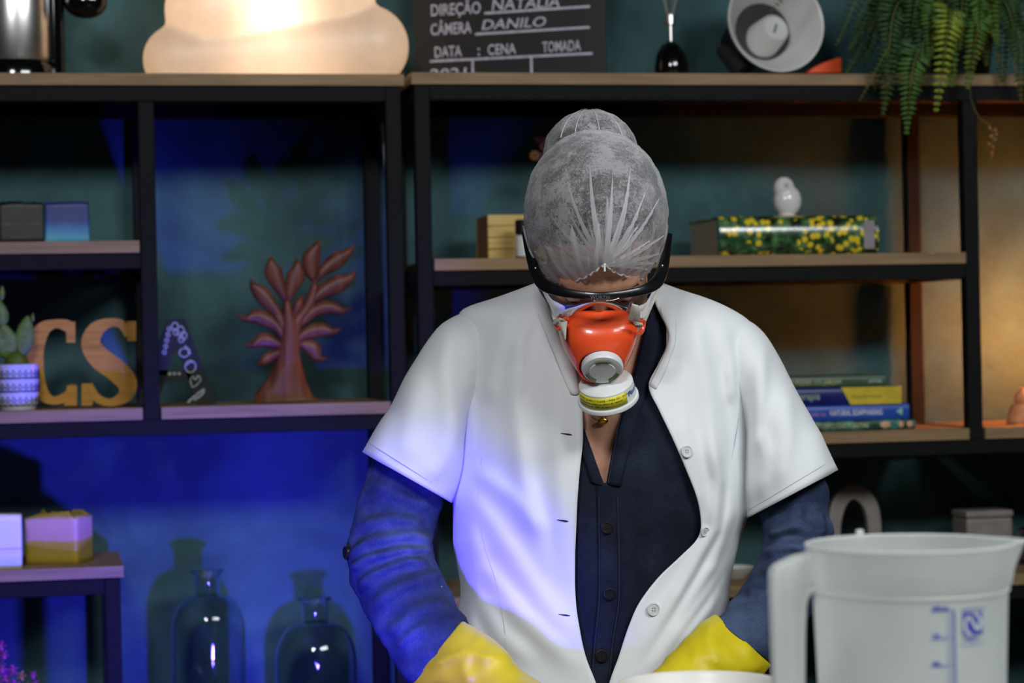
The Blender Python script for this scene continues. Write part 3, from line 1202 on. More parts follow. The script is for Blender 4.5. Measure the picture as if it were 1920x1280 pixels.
kk = msz(985, YS + .06)
MB().lathe([(0.017, 0), (0.0185, 0.003), (0.0185, 0.04), (0.016, 0.044), (0.01, 0.046)], TRS(bb_), 28).build('bottle_body', white_c, root)
MB().lathe([(0.0165, 0.046), (0.0185, 0.047), (0.0185, 0.072), (0.016, 0.074), (0.004, 0.0745)], TRS(bb_), 28).build('cap', black_m, root)
MB().lathe([(0.019, 0.0), (0.0192, 0.004), (0.019, 0.0045)], TRS(bb_), 28).build('foot_band', black_m, root)

# dried flowers in a vase behind the head
vb = PY(1092, 482, YS + 0.2)
vb.z = RM
root = thing('flower_vase', vb, 'dark red and yellow dried flowers in a vase behind the hair net', 'vase')
MB().lathe([(0.03, 0), (0.036, 0.01), (0.04, 0.05), (0.028, 0.09), (0.018, 0.11), (0.022, 0.125), (0.019, 0.123), (0.01, 0.10)], TRS(vb), 28).build('vase_body', M('brown_vase', (70, 52, 44), rough=0.3), root)
red_p = M('dark_red_petal', (70, 20, 28), rough=0.7)
yel_p = M('ochre_petal', (100, 66, 24), rough=0.7)
for (x, y, mt) in ((1010, 258, red_p), (1020, 275, red_p), (1002, 292, yel_p), (1028, 262, yel_p), (1014, 296, red_p), (1040, 290, red_p), (1060, 300, yel_p), (1035, 310, yel_p)):
    c = PY(x, y, YS + 0.2)
    st = MB().tube([vb + Vector((0, 0, 0.10)), vb.lerp(c, 0.6) + Vector((0, 0, 0.02)), c], 0.001, 5).build('flower_stem', stem_m, root)
    for j in range(7):
        an = 2 * math.pi * j / 7
        d = Vector((math.cos(an), -0.5, math.sin(an)))
        MB().ell(c + d * 0.006, (0.005, 0.003, 0.005), None, 8, 6).build('petal', mt, st)

# big flowered book with the ceramic bird on it
YBK = YS + 0.045
zb0 = RM
fl = bpy.data.materials.new('yellow_flower_print')
fl.use_nodes = True
t = fl.node_tree
b = t.nodes['Principled BSDF']
vo = t.nodes.new('ShaderNodeTexVoronoi')
vo.inputs['Scale'].default_value = 68
tc = t.nodes.new('ShaderNodeTexCoord')
link(t, tc.outputs['Object'], vo.inputs['Vector'])
n = add_noise(t, 45, 4)
base = ramp(t, n.outputs['Fac'], [(0.38, srgb(18, 26, 20)), (0.52, srgb(46, 84, 46)), (0.62, srgb(90, 130, 80))])
msk = ramp(t, vo.outputs['Distance'], [(0.38, (1, 1, 1, 1)), (0.46, (0, 0, 0, 1))])
n3 = add_noise(t, 14, 2)
msk2 = ramp(t, n3.outputs['Fac'], [(0.47, (0, 0, 0, 1)), (0.50, (1, 1, 1, 1))])
mm = t.nodes.new('ShaderNodeMath')
mm.operation = 'MULTIPLY'
link(t, msk.outputs[0], mm.inputs[0])
link(t, msk2.outputs[0], mm.inputs[1])
mxc = t.nodes.new('ShaderNodeMixRGB')
mxc.inputs[2].default_value = srgb(226, 196, 40)
link(t, mm.outputs[0], mxc.inputs[0])
link(t, base.outputs[0], mxc.inputs[1])
link(t, mxc.outputs[0], b.inputs['Base Color'])
b.inputs['Roughness'].default_value = 0.22
b.inputs['Coat Weight'].default_value = 0.8
b.inputs['Coat Roughness'].default_value = 0.17
paper = M('book_pages', (176, 166, 146), (150, 140, 120), rough=0.8, stretch=(1, 1, 60), scale=20)


def book(name, label, xa, xb, ytop, ybot, z0, h, Y, depth, cover, group, round_=0.004, cov=0.0022, cat='book'):
    pa, pb_ = PY(xa, (ytop + ybot) / 2, Y), PY(xb, (ytop + ybot) / 2, Y)
    cx = (pa.x + pb_.x) / 2
    w = pb_.x - pa.x
    root = thing(name, (cx, Y + depth / 2, z0), label, cat, group)
    # cover: boards and a gently rounded spine as one C-shaped section swept along X
    prof = []
    N = 9
    for i in range(N):
        a_ = -math.pi / 2 + math.pi * i / (N - 1)
        prof.append((Y + round_ - round_ * math.cos(a_), z0 + h / 2 + h / 2 * math.sin(a_)))
    outer = [(Y + depth, z0)] + prof + [(Y + depth, z0 + h)]
    inner = [(Y + depth, z0 + h - cov), (Y + round_ + cov, z0 + h - cov), (Y + round_ + cov, z0 + cov), (Y + depth, z0 + cov)]
    sec = outer + inner
    rings = [[Vector((x, y, z)) for y, z in sec] for x in (cx - w / 2, cx + w / 2)]
    MB().loft(rings).build('cover', cover, root, angle=35)
    MB().box((cx, Y + depth / 2 + round_ / 2 + cov - 0.001, z0 + h / 2), (w - 0.006, depth - round_ - 2 * cov - 0.004, h - 2 * cov - 0.0006)).build('page_block', paper, root, smooth=False)
    return root, cx, w


hB = PY(1500, 404, YBK).z - RM
bk, bcx, bw = book('book', 'thick glossy book with yellow flowers under the white bird', 1350, 1648, 404, 476, RM, hB, YBK, 0.22, fl, None, 0.018, 0.003)
silver = M('grey_print', (150, 140, 145), rough=0.3)
q0 = PY(1630, 440, YBK - 0.0006)
MB().box((q0.x, YBK + 0.0002, RM + hB / 2), (0.022, 0.0012, hB * 0.72)).build('spine_label', silver, bk, smooth=False)

# ceramic bird
YBd = YBK + 0.05
bc = PY(1475, 405, YBd)
bc.z = RM + hB
kb_ = msz(1475, YBd)
root = thing('ceramic_bird', bc, 'small white glazed ceramic bird sitting on the flowered book', 'figurine')
mb = MB()
H = (PY(1475, 331, YBd).z - bc.z)
mb.ell(bc + Vector((0.002, 0, H * 0.40)), (0.0285, 0.024, H * 0.40), None, 28, 18)
mb.ell(bc + Vector((-0.005, -0.001, H * 0.70)), (0.0215, 0.020, H * 0.30), None, 24, 16)
mb.ell(bc + Vector((0.012, 0.02, H * 0.30)), (0.014, 0.03, 0.010), Matrix.Rotation(-0.5, 3, 'X'), 18, 10)
mb.ell(bc + Vector((-0.006, -0.021, H * 0.78)), (0.004, 0.008, 0.004), None, 12, 8)
mb.ell(bc + Vector((0.0, 0, 0.004)), (0.016, 0.016, 0.004), None, 20, 8)
body = mb.build('bird_body', white_c, root, remesh=0.0022, csmooth=5)
MB().lathe([(0.02, 0.0), (0.021, 0.001), (0.02, 0.003), (0.01, 0.0035)], TRS(bc), 24).build('bird_base', M('peach_clay', (222, 180, 150), rough=0.5), root)

# stack of four books, lower right
YQ = YS + 0.03
stack = 'books stacked on the lower shelf beside the coat sleeve'
h1 = 0.0205
zs = RB
b4 = M('green_patterned_cover', (64, 128, 112), (26, 54, 46), rough=0.3, scale=55, lo=0.42, hi=0.56)
r4, _, _ = book('book', 'thin green patterned book at the bottom of the stack', 1460, 1716, 786, 806, zs, 0.0195, YQ, 0.17, b4, stack)
blue_c = M('blue_book_cover', (44, 82, 178), (38, 74, 166), rough=0.3)
zs += 0.0197
r3, _, _ = book('book', 'bright blue book on natural soapmaking, second from the bottom', 1440, 1705, 756, 785, zs, 0.0300, YQ + 0.002, 0.16, blue_c, stack)
z3 = zs
navy_c = M('navy_book_cover', (30, 34, 110), (26, 30, 100), rough=0.3)
zs += 0.0302
r2_, _, _ = book('book', 'navy book with a yellow spine end, second from the top', 1440, 1690, 721, 754, zs, 0.0345, YQ, 0.15, navy_c, stack)
z2 = zs
zs += 0.0347
gr_c = M('grey_green_book_cover', (70, 92, 72), (62, 84, 66), rough=0.35)
r1, _, _ = book('book', 'grey green book on top of the stack', 1430, 1661, 697, 719, zs, 0.0225, YQ + 0.004, 0.13, gr_c, stack)
z1 = zs
paper_print = M('pale_print', (206, 204, 150), rough=0.6)
white_print = M('white_print', (226, 224, 230), rough=0.6)


def spine_text(s_, px, z, cap, Y, mat, parent, wpx=None, **kw):
    O = PY(px, 740, Y - 0.0006)
    O.z = z
    size = cap / 0.69
    cu = text('spine_lettering', s_, lambda x, y, zz: Vector((x, y, zz)), size, mat, parent, **kw)
    L0 = ORIGIN[parent.name]
    vs = [v.co + L0 for v in cu.data.vertices]
    w = max(p.x for p in vs)
    sc_ = (wpx * msz(px, Y) / w) if wpx else 1.0
    for v, p in zip(cu.data.vertices, vs):
        v.co = Vector((O.x + p.x * sc_, O.y, O.z + p.y)) - L0
    return cu


spine_text('O PODER DO JARDIM', 1480, z1 + 0.006, 0.0085, YQ + 0.004, paper_print, r1, 102)
spine_text('EDITORA', 1630, z1 + 0.008, 0.005, YQ + 0.004, white_print, r1, 26)
# yellow end of the navy spine
yel = M('yellow_spine_print', (214, 188, 56), rough=0.35)
q = [(1577, 721), (1690, 721), (1690, 754), (1595, 754)]
fq = []
for (px, py), zz in zip(q, (z2 + 0.0342, z2 + 0.0342, z2 + 0.0003, z2 + 0.0003)):
    p = PY(px, py, YQ - 0.0006)
    p.z = zz
    fq.append(p)
MB().prism(fq, [p + Vector((0, 0.006, 0)) for p in fq]).build('yellow_spine_panel', yel, r2_, smooth=False)
spine_text('Aromaterapia', 1447, z2 + 0.012, 0.014, YQ, M('pale_green_print', (170, 200, 160), rough=0.6), r2_, 95)
spine_text('Manual do Perfume', 1596, z2 + 0.013, 0.007, YQ - 0.001, M('brown_print', (150, 126, 40), rough=0.6), r2_, 60)
spine_text('guide to', 1512, z3 + 0.010, 0.008, YQ + 0.002, M('pink_print', (210, 150, 180), rough=0.6), r3, 38)
spine_text('NATURAL SOAPMAKING', 1555, z3 + 0.010, 0.0105, YQ + 0.002, white_print, r3, 104, bold=0.0002)
tq = [(1680, 771), (1692, 763), (1692, 778)]
fq = [PY(a_, c_, YQ + 0.0014) for a_, c_ in tq]
MB().prism(fq, [p + Vector((0, 0.001, 0)) for p in fq]).build('leaf_mark', M('mint_print', (150, 200, 180), rough=0.6), r3, smooth=False)
spine_text('O LIVRO DAS PLANTAS', 1528, zs - 0.0345 - 0.0302 - 0.0197 + 0.0055 - 0.0002, 0.0085, YQ, paper_print, r4, 104)
for px, rr in ((1660, 0.010), (1690, 0.005), (1706, 0.006)):
    c = PY(px, 796, YQ)
    c.z = RB + 0.0098
    MB().ell(c, (rr * 1.1, 0.0012, 0.0065), None, 12, 6).build('flower_print', M('peach_print', (206, 166, 130), rough=0.5), r4)

# clay figurine and the warm lamp on the right
clay = M('terracotta_clay', (214, 150, 104), (190, 124, 82), rough=0.7, scale=60, bump=0.3)
YG = YS + 0.13
gb = PY(1917, 796, YG)
gb.z = RB
root = thing('clay_figurine', gb, 'small terracotta figurine lit orange at the right edge', 'figurine')
T = TRS(gb)
MB().lathe([(0.030, 0), (0.032, 0.003), (0.026, 0.025), (0.021, 0.038), (0.010, 0.042)], T, 28).build('robe', clay, root)
MB().lathe([(0.010, 0.040), (0.015, 0.048), (0.014, 0.058), (0.008, 0.064), (0.004, 0.072), (0.001, 0.0725)], T, 24).build('figurine_head', clay, root)
YLm = YS + 0.16
lb = PY(2010, 800, YLm)
lb.z = RB
root = thing('table_lamp', lb, 'warm glowing table lamp just outside the right edge of the shelf', 'lamp')
T = TRS(lb)
MB().lathe([(0.045, 0), (0.047, 0.004), (0.03, 0.015), (0.012, 0.03), (0.012, 0.12), (0.018, 0.13)], T, 28).build('lamp_base', clay, root)
MB().lathe([(0.020, 0.131), (0.036, 0.155), (0.042, 0.19), (0.036, 0.225), (0.018, 0.242), (0.002, 0.245)], T, 32).build('globe_shade', translucent('amber_globe', (255, 226, 180), 0.3, 0.6, 0.1, 0.03), root)
lp = lb + Vector((0, 0, 0.19))
MB().ell(lp, (0.01, 0.01, 0.014)).build('bulb', MATS['warm_bulb_glass'], root)
light('table_lamp_glow', 'POINT', lp, None, 40.0, (1.0, 0.30, 0.085), shadow_soft_size=0.03)

# ---- things on the low right shelf, in shadow
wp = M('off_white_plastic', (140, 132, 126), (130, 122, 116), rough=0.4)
YA = YS + 0.19
ab = PY(1600, 1090, YA)
ab.z = RL
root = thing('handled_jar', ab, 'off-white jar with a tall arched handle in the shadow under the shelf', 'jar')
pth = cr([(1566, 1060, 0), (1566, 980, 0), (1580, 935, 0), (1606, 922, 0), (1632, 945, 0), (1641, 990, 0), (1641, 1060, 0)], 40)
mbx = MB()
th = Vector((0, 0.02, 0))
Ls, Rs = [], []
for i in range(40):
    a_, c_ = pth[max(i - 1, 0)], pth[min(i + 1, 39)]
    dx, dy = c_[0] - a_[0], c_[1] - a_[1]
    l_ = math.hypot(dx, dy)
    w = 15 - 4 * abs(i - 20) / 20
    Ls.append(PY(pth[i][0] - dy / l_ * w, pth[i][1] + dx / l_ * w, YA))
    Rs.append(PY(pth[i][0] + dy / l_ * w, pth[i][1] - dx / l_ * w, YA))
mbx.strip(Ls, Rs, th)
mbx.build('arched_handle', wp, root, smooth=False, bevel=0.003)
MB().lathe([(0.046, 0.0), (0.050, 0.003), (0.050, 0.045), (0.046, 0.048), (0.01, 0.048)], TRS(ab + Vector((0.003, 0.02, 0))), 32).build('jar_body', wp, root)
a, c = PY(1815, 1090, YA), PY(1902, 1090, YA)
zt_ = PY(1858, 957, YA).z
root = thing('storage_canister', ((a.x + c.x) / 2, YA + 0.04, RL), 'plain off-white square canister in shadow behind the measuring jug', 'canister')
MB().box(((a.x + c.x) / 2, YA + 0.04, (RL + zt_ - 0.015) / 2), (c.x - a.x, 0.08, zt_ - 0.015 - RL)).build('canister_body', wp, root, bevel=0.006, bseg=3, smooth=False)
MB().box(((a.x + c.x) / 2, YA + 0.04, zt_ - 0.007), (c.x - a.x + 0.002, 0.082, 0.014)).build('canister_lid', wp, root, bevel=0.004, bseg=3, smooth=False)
a = PY(1385, 1096, YA)
a = PY(1385, 1096, YS + 0.08)
YA = YS + 0.08
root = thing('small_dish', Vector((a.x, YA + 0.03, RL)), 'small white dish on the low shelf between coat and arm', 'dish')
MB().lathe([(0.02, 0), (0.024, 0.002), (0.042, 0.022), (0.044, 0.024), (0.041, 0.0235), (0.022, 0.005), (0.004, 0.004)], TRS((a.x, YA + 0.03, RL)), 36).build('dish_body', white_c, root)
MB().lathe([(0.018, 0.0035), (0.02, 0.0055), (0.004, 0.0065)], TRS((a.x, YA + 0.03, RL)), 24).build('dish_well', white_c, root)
# black pot with shiny rim at the far right
YBp = YS + 0.05
a = PY(2035, 1300, YBp)
root = thing('black_pot', Vector((a.x, YBp + 0.09, RL)), 'black glossy pot at the right edge behind the measuring jug', 'pot')
T = TRS((a.x, YBp + 0.09, RL))
MB().lathe([(0.075, 0), (0.085, 0.004), (0.088, 0.03), (0.088, 0.06), (0.091, 0.062), (0.091, 0.067), (0.084, 0.067), (0.08, 0.01), (0.01, 0.006)], T, 40).build('pot_body', black_g, root)
MB().lathe([(0.088, 0.0675), (0.086, 0.071), (0.05, 0.084), (0.016, 0.088), (0.014, 0.1), (0.02, 0.108), (0.012, 0.113), (0.002, 0.1135)], T, 40).build('pot_lid', black_g, root)
for s_ in (-1, 1):
    MB().tube([Vector(p) for p in cr([(a.x + s_ * 0.088, YBp + 0.07, RL + 0.05), (a.x + s_ * 0.112, YBp + 0.075, RL + 0.052), (a.x + s_ * 0.112, YBp + 0.105, RL + 0.052), (a.x + s_ * 0.088, YBp + 0.11, RL + 0.05)], 16)], 0.005, 8).build('pot_handle', black_g, root)

# ---- side table: two soaps
soap('soap_bar', 'white layered soap block at the left edge of the side table', -60, 42, 966, 1062, ST, YS + 0.012, 0.05,
     layered('white_layered_soap', [(0.0, (196, 204, 176)), (0.20, (200, 206, 186)), (0.26, (222, 216, 226)), (0.375, (216, 210, 222)), (0.385, (170, 60, 120)), (0.40, (226, 220, 232)), (0.9, (232, 226, 240))], 10, 0.004), rough_top=0.003, seed=11)
soap('soap_bar', 'yellow and pink soap block with crumbly golden top on the side table', 56, 166, 962, 1050, ST, YS + 0.075, 0.085,
     layered('yellow_pink_soap', [(0.38, (168, 142, 46)), (0.46, (176, 150, 56)), (0.50, (196, 150, 140)), (0.86, (204, 164, 156)), (0.94, (156, 136, 44))], 30, 0.012), rough_top=0.016, seed=14, rot=-0.38)

# ---- orchid on the lower board of the side table
ob = PY(-40, 1260, YS + 0.12)
ob.z = 0.4832
root = thing('potted_orchid', ob, 'magenta orchid flowers at the lower left corner', 'plant')
MB().lathe([(0.035, 0), (0.038, 0.003), (0.05, 0.08), (0.053, 0.082), (0.053, 0.09), (0.048, 0.09), (0.044, 0.075), (0.01, 0.073)], TRS(ob), 28).build('pot', white_c, root)
mag = M('magenta_petal', (176, 56, 150), (140, 34, 112), rough=0.6, scale=120)
mag2 = M('amber_petal', (176, 120, 70), rough=0.6)
for i, (x, y, rr, mt) in enumerate(((2, 1210, 9, mag), (8, 1226, 8, mag), (-6, 1232, 10, mag), (24, 1256, 10, mag), (10, 1268, 12, mag), (40, 1266, 9, mag2), (62, 1264, 7, mag), (66, 1280, 8, mag), (26, 1284, 11, mag), (-20, 1250, 14, mag), (48, 1290, 10, mag2), (4, 1252, 9, mag))):
    Yf = YS + 0.02 + 0.03 * random.random()
    c = PY(x, y, Yf)
    kk = msz(20, Yf)
    st = MB().tube([Vector(p) for p in cr([tuple(ob + Vector((0, 0, 0.073))), tuple(ob.lerp(c, 0.5) + Vector((0.0, 0, 0.03))), tuple(c)], 12)], 0.0011, 5).build('flower_stem', stem_m, root)
    for j in range(5):
        an = 2 * math.pi * j / 5 + i
        d = Vector((math.cos(an), -0.35, math.sin(an)))
        R = rot_to(d)
        MB().ell(c + d * (rr * kk * 0.55), (rr * kk * 0.42, rr * kk * 0.16, rr * kk * 0.62), R, 10, 6).build('petal', mt, st)
    MB().ell(c + Vector((0, -0.004, 0)), (0.002, 0.003, 0.002), None, 8, 6).build('lip', mag2, st)
leafm = greens[0]
for an in (0.3, 1.9, 3.6, 5.0):
    d = Vector((math.cos(an), math.sin(an), 0))
    pts = [ob + Vector((0, 0, 0.074)) + d * 0.01, ob + Vector((0, 0, 0.11)) + d * 0.04, ob + Vector((0, 0, 0.10)) + d * 0.085]
    s_ = [Vector(p) for p in cr([tuple(p) for p in pts], 10)]
    wv = Vector((-d.y, d.x, 0))
    MB().strip([p + wv * (0.012 * math.sin(math.pi * (i + .6) / 11)) for i, p in enumerate(s_)], [p - wv * (0.012 * math.sin(math.pi * (i + .6) / 11)) for i, p in enumerate(s_)]).build('leaf', leafm, root, solid=0.0015)

# ---- glass bottles
glass = M('clear_bottle_glass', (238, 244, 244), (230, 238, 238), rough=0.02, trans=1.0, ior=1.45, scale=8)
gm, gt, gbs = nt('embossed_bottle_glass')
nn = add_noise(gt, 60, 2)
gr_ = ramp(gt, nn.outputs['Fac'], [(0.3, srgb(214, 226, 228)), (0.7, srgb(236, 242, 242))])
link(gt, gr_.outputs[0], gbs.inputs['Base Color'])
gbs.inputs['Roughness'].default_value = 0.03
gbs.inputs['Transmission Weight'].default_value = 1.0
gbs.inputs['IOR'].default_value = 1.45
add_bump(gt, gbs, nn.outputs['Fac'], 0.35, 0.004)


def glass_bottle(label, cx, ylip, rl, rn, rb, ysh, yn, Y):
    k = msz(cx, Y)
    c = PY(cx, ylip, Y)
    c.z = BB
    zl = PY(cx, ylip, Y).z - BB
    zn = PY(cx, yn, Y).z - BB
    zsh = PY(cx, ysh, Y).z - BB
    rl, rn, rb = rl * k, rn * k, rb * k
    root = thing('glass_bottle', c, label, 'bottle', 'clear glass bottles on the bench')
    tw_ = 0.0028
    outer = [(rb * 0.9, 0), (rb * 0.97, 0.004), (rb, 0.012), (rb, zsh * 0.5)]
    for i in range(19):
        a_ = math.pi / 2 * i / 18
        outer.append((rn + (rb - rn) * math.cos(a_) ** 0.9, zsh + (zn - zsh) * math.sin(a_) ** 1.1))
    outer += [(rn * 0.98, zn + (zl - zn) * 0.3), (rn, zn + (zl - zn) * 0.7), (rn * 1.06, zl - 0.008)]
    lip = [(rl, zl - 0.005), (rl, zl - 0.001), (rl * 0.95, zl), (rn * 0.86, zl - 0.001)]
    inner = [(max(r - tw_, 0.002), max(z, 0.006)) for r, z in reversed(outer)]
    inner = [q for q in inner if q[1] > 0.0065] + [(rb * 0.85, 0.0065), (0.002, 0.0065)]
    mb = MB().lathe([(0.002, 0.003)] + outer + lip + inner, TRS(c), 48)
    mb.build('bottle_body', glass, root, angle=60)
    # raised oval emblem and lettering lumps in the glass, front
    rnd = random.Random(int(cx))

    def gp_(u, z, lift=0.0012):
        an = -math.pi / 2 - 0.15 + u / rb
        return c + Vector(((rb + lift) * math.cos(an), (rb + lift) * math.sin(an), z))
    zz = zsh * 0.66
    ovl = [gp_(0.030 * math.cos(2 * math.pi * i / 40), zz + 0.042 * math.sin(2 * math.pi * i / 40), 0.0004) for i in range(40)]
    em_ = MB().tube(ovl + [ovl[0]], 0.0016, 8, cap=False).build('embossed_oval', glass, root)
    for i in range(12):
        u, w_ = rnd.uniform(-0.02, 0.02), rnd.uniform(-0.03, 0.03)
        MB().ell(gp_(u, zz + w_, 0.0002), (rnd.uniform(.002, .005), 0.0022, rnd.uniform(.002, .006)), None, 10, 8).build('embossed_mark', glass, em_)
    return root


glass_bottle('taller clear glass bottle on the left beside the side table', 388, 1068, 30, 24, 69, 1178, 1116, YS + 0.20)
glass_bottle('shorter wide clear glass bottle beside the blue sleeve', 590, 1119, 31, 25, 76, 1238, 1166, YS + 0.20)
# ------------------------------------------------------------------ measuring jug on the work table
DJ = 1.80
jc = PD(1704, 1019, DJ)              # centre of the rim
kj = DJ / F
ZR = jc.z
jb = Vector((jc.x, jc.y, ZT))
HJ = ZR - ZT
milky = translucent('milky_polypropylene', (238, 241, 239), 0.27, 0.42, 0.28, 0.07, 0.25)
milky2 = translucent('milky_polypropylene_handle', (240, 242, 238), 0.5, 0.45, 0.05, 0.07, 0.25)
root = thing('measuring_jug', jb, 'translucent plastic measuring jug with blue scale in the foreground', 'jug')
rr = 193 * kj
rb1 = 181 * kj
rb0 = 166 * kj
hc = 84 * kj
NJ = 72


def jug_r(z):
    """outer radius of the jug body at height z above the table"""
    return rb0 + (rb1 - rb0) * (z / (HJ - hc))


def spout(an, z):
    d = math.atan2(math.sin(an - 0.10), math.cos(an - 0.10))
    return 0.013 * math.exp(-(d / 0.20) ** 2) * max(0.0, (z - (HJ - 0.03)) / 0.03)


def jring(r, z, off=0.0):
    out = []
    for j in range(NJ):
        an = 2 * math.pi * j / NJ
        q = RT0 * math.cos(an) + FWD * math.sin(an)
        out.append(jb + q * (r + spout(an, z)) + Vector((0, 0, z)))
    return out


prof = [(rb0 - 0.006, 0.0), (rb0, 0.004), (jug_r(0.06), 0.06), (rb1, HJ - hc)]
rings = [jring(r, z) for r, z in prof]
rings += [jring(rr - 0.005, HJ - hc), jring(rr - 0.004, HJ - hc + 0.002), jring(rr - 0.002, HJ - 0.03), jring(rr - 0.001, HJ - 0.018), jring(rr, HJ - 0.006), jring(rr, HJ)]
rings += [jring(rr - 0.002, HJ + 0.0002), jring(rr - 0.003, HJ - 0.006), jring(rr - 0.005, HJ - 0.03), jring(rr - 0.007, HJ - hc), jring(rb1 - 0.002, HJ - hc - 0.002),
          jring(jug_r(0.06) - 0.002, 0.06), jring(rb0 - 0.003, 0.004)]
mb = MB().loft(rings, cap=False)
mb.add([p.copy() for p in rings[0]], [tuple(range(NJ - 1, -1, -1))])
mb.add([p.copy() for p in rings[-1]], [tuple(range(NJ))])
mb.build('jug_body', milky, root, angle=50)


def jl(px, py, dd=0.0):
    return PD(px, py, DJ + dd)


# handle: a flat inverted L at the left
ol = [(1546, 1037), (1516, 1036), (1492, 1042), (1460, 1056), (1447, 1064), (1443, 1076), (1443, 1110), (1450, 1290), (1455, 1440), (1535, 1440), (1535, 1405), (1512, 1385),
      (1506, 1290), (1507, 1180), (1509, 1132), (1513, 1114), (1523, 1107), (1546, 1107)]
fr_ = [jl(a_, c_) - FWD * 0.015 for a_, c_ in ol]
MB().prism(fr_, [p + FWD * 0.030 for p in fr_]).build('handle', milky2, root, smooth=False, bevel=0.004, bseg=3)
il = [(1520, 1050), (1495, 1054), (1472, 1064), (1465, 1078), (1467, 1120), (1472, 1290), (1476, 1400), (1492, 1400), (1488, 1290), (1490, 1140), (1496, 1104), (1510, 1092), (1530, 1090)]
fi = [jl(a_, c_) - FWD * 0.0158 for a_, c_ in il]
MB().prism(fi, [p + FWD * 0.0012 for p in fi]).build('handle_panel', milky2, root, smooth=False)
for zz_, r__, th_ in ((HJ, rr - 0.0005, 0.0013), (HJ - hc, rr - 0.0045, 0.0011)):  # brighter bead added as the highlight along the rim and collar edge
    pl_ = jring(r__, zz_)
    MB().tube(pl_ + [pl_[0]], th_, 6, cap=False).build('rim_highlight', milky2, root)
# little spur on the back rim and blue printing
MB().box(jl(1612, 1004, rr * 0.95), (0.006, 0.004, 0.010)).build('lid_catch', milky2, root, bevel=0.001, smooth=False)
blue_ink = M('blue_scale_print', (58, 66, 168), (48, 56, 156), rough=0.5)


def jsurf(px, py, lift=0.0004):
    """point on the near side of the jug body under this pixel"""
    r = ray(px, py)
    rad = jug_r(HJ * 0.6) + lift
    for _ in range(3):
        o = CAM - Vector((jb.x, jb.y, 0))
        a_ = r.x ** 2 + r.y ** 2
        b_ = 2 * (o.x * r.x + o.y * r.y)
        c_ = o.x ** 2 + o.y ** 2 - rad ** 2
        d = (-b_ - math.sqrt(b_ * b_ - 4 * a_ * c_)) / (2 * a_)
        p = CAM + r * d
        rad = jug_r(p.z - ZT) + lift
    return p


def jline(p0, p1, w, name='scale_mark'):
    n = 9
    Lp, Rp = [], []
    dx, dy = p1[0] - p0[0], p1[1] - p0[1]
    l_ = math.hypot(dx, dy)
    for i in range(n):
        f_ = i / (n - 1)
        x, y = p0[0] + dx * f_, p0[1] + dy * f_
        Lp.append(jsurf(x - dy / l_ * w / 2, y + dx / l_ * w / 2))
        Rp.append(jsurf(x + dy / l_ * w / 2, y - dx / l_ * w / 2))
    return MB().strip(Lp, Rp).build(name, blue_ink, root, smooth=False, solid=0.0002)


jline((1789, 1144), (1792, 1290), 2.6, 'scale_line')
for i in range(16):
    y = 1145 + i * 10.35
    if i % 5 == 0:
        jline((1746, y + 1.0), (1790, y - 0.5), 2.4)
    else:
        jline((1776, y), (1790, y - 0.4), 1.8)


def jtext(s_, px, py, cap, **kw):
    return text('scale_lettering', s_, lambda x, y, z: jsurf(px + x, py - y - 0.03 * x), cap / 0.69, blue_ink, root, **kw)


jtext('1000 mL', 1747, 1143, 6.0, bold=0.6)
jtext('900', 1748, 1195, 6.0, bold=0.6)
jtext('800', 1749, 1247, 6.0, bold=0.6)
# emblem: a blue square with a pale S shaped ribbon left open
jline((1801, 1144), (1847, 1139), 1.4, 'emblem_line')
jline((1801, 1210), (1842, 1206), 1.2, 'emblem_line')


def jpoly(pts, name, lift=0.0004, mat=None):
    vs = [jsurf(a_, c_, lift) for a_, c_ in pts]
    return MB().add(vs, [tuple(range(len(vs)))]).build(name, mat or blue_ink, root, smooth=False)


def em(x, y):
    """emblem coordinates 0..1 to pixels"""
    return (1805 + 37 * x, 1148 + 43 * y - 2.5 * x)


rows = [[jsurf(*em(u / 6, v / 6)) for u in range(7)] for v in range(7)]
MB().loft(rows, cap=False, closed=False).build('emblem', blue_ink, root, smooth=False)
sp_ = cr([(0.42, 0.98), (0.2, 0.82), (0.13, 0.52), (0.21, 0.28), (0.36, 0.22), (0.5, 0.42), (0.64, 0.64), (0.79, 0.76), (0.90, 0.56), (0.86, 0.3), (0.72, 0.11), (0.56, 0.02)], 40)
Lp, Rp = [], []
for i in range(40):
    a_, c_ = em(*sp_[max(i - 1, 0)]), em(*sp_[min(i + 1, 39)])
    x, y = em(*sp_[i])
    dx, dy = c_[0] - a_[0], c_[1] - a_[1]
    l_ = math.hypot(dx, dy)
    Lp.append(jsurf(x - dy / l_ * 2.9, y + dx / l_ * 2.9, 0.0008))
    Rp.append(jsurf(x + dy / l_ * 2.9, y - dx / l_ * 2.9, 0.0008))
MB().strip(Lp, Rp).build('emblem_ribbon', M('pale_emblem_ribbon', (196, 202, 198), rough=0.4), root, smooth=False)
text('emblem_lettering', 'nalgon', lambda x, y, z: jsurf(1806 + x, 1200 - y - 0.05 * x), 11.0, blue_ink, root, bold=0.3)

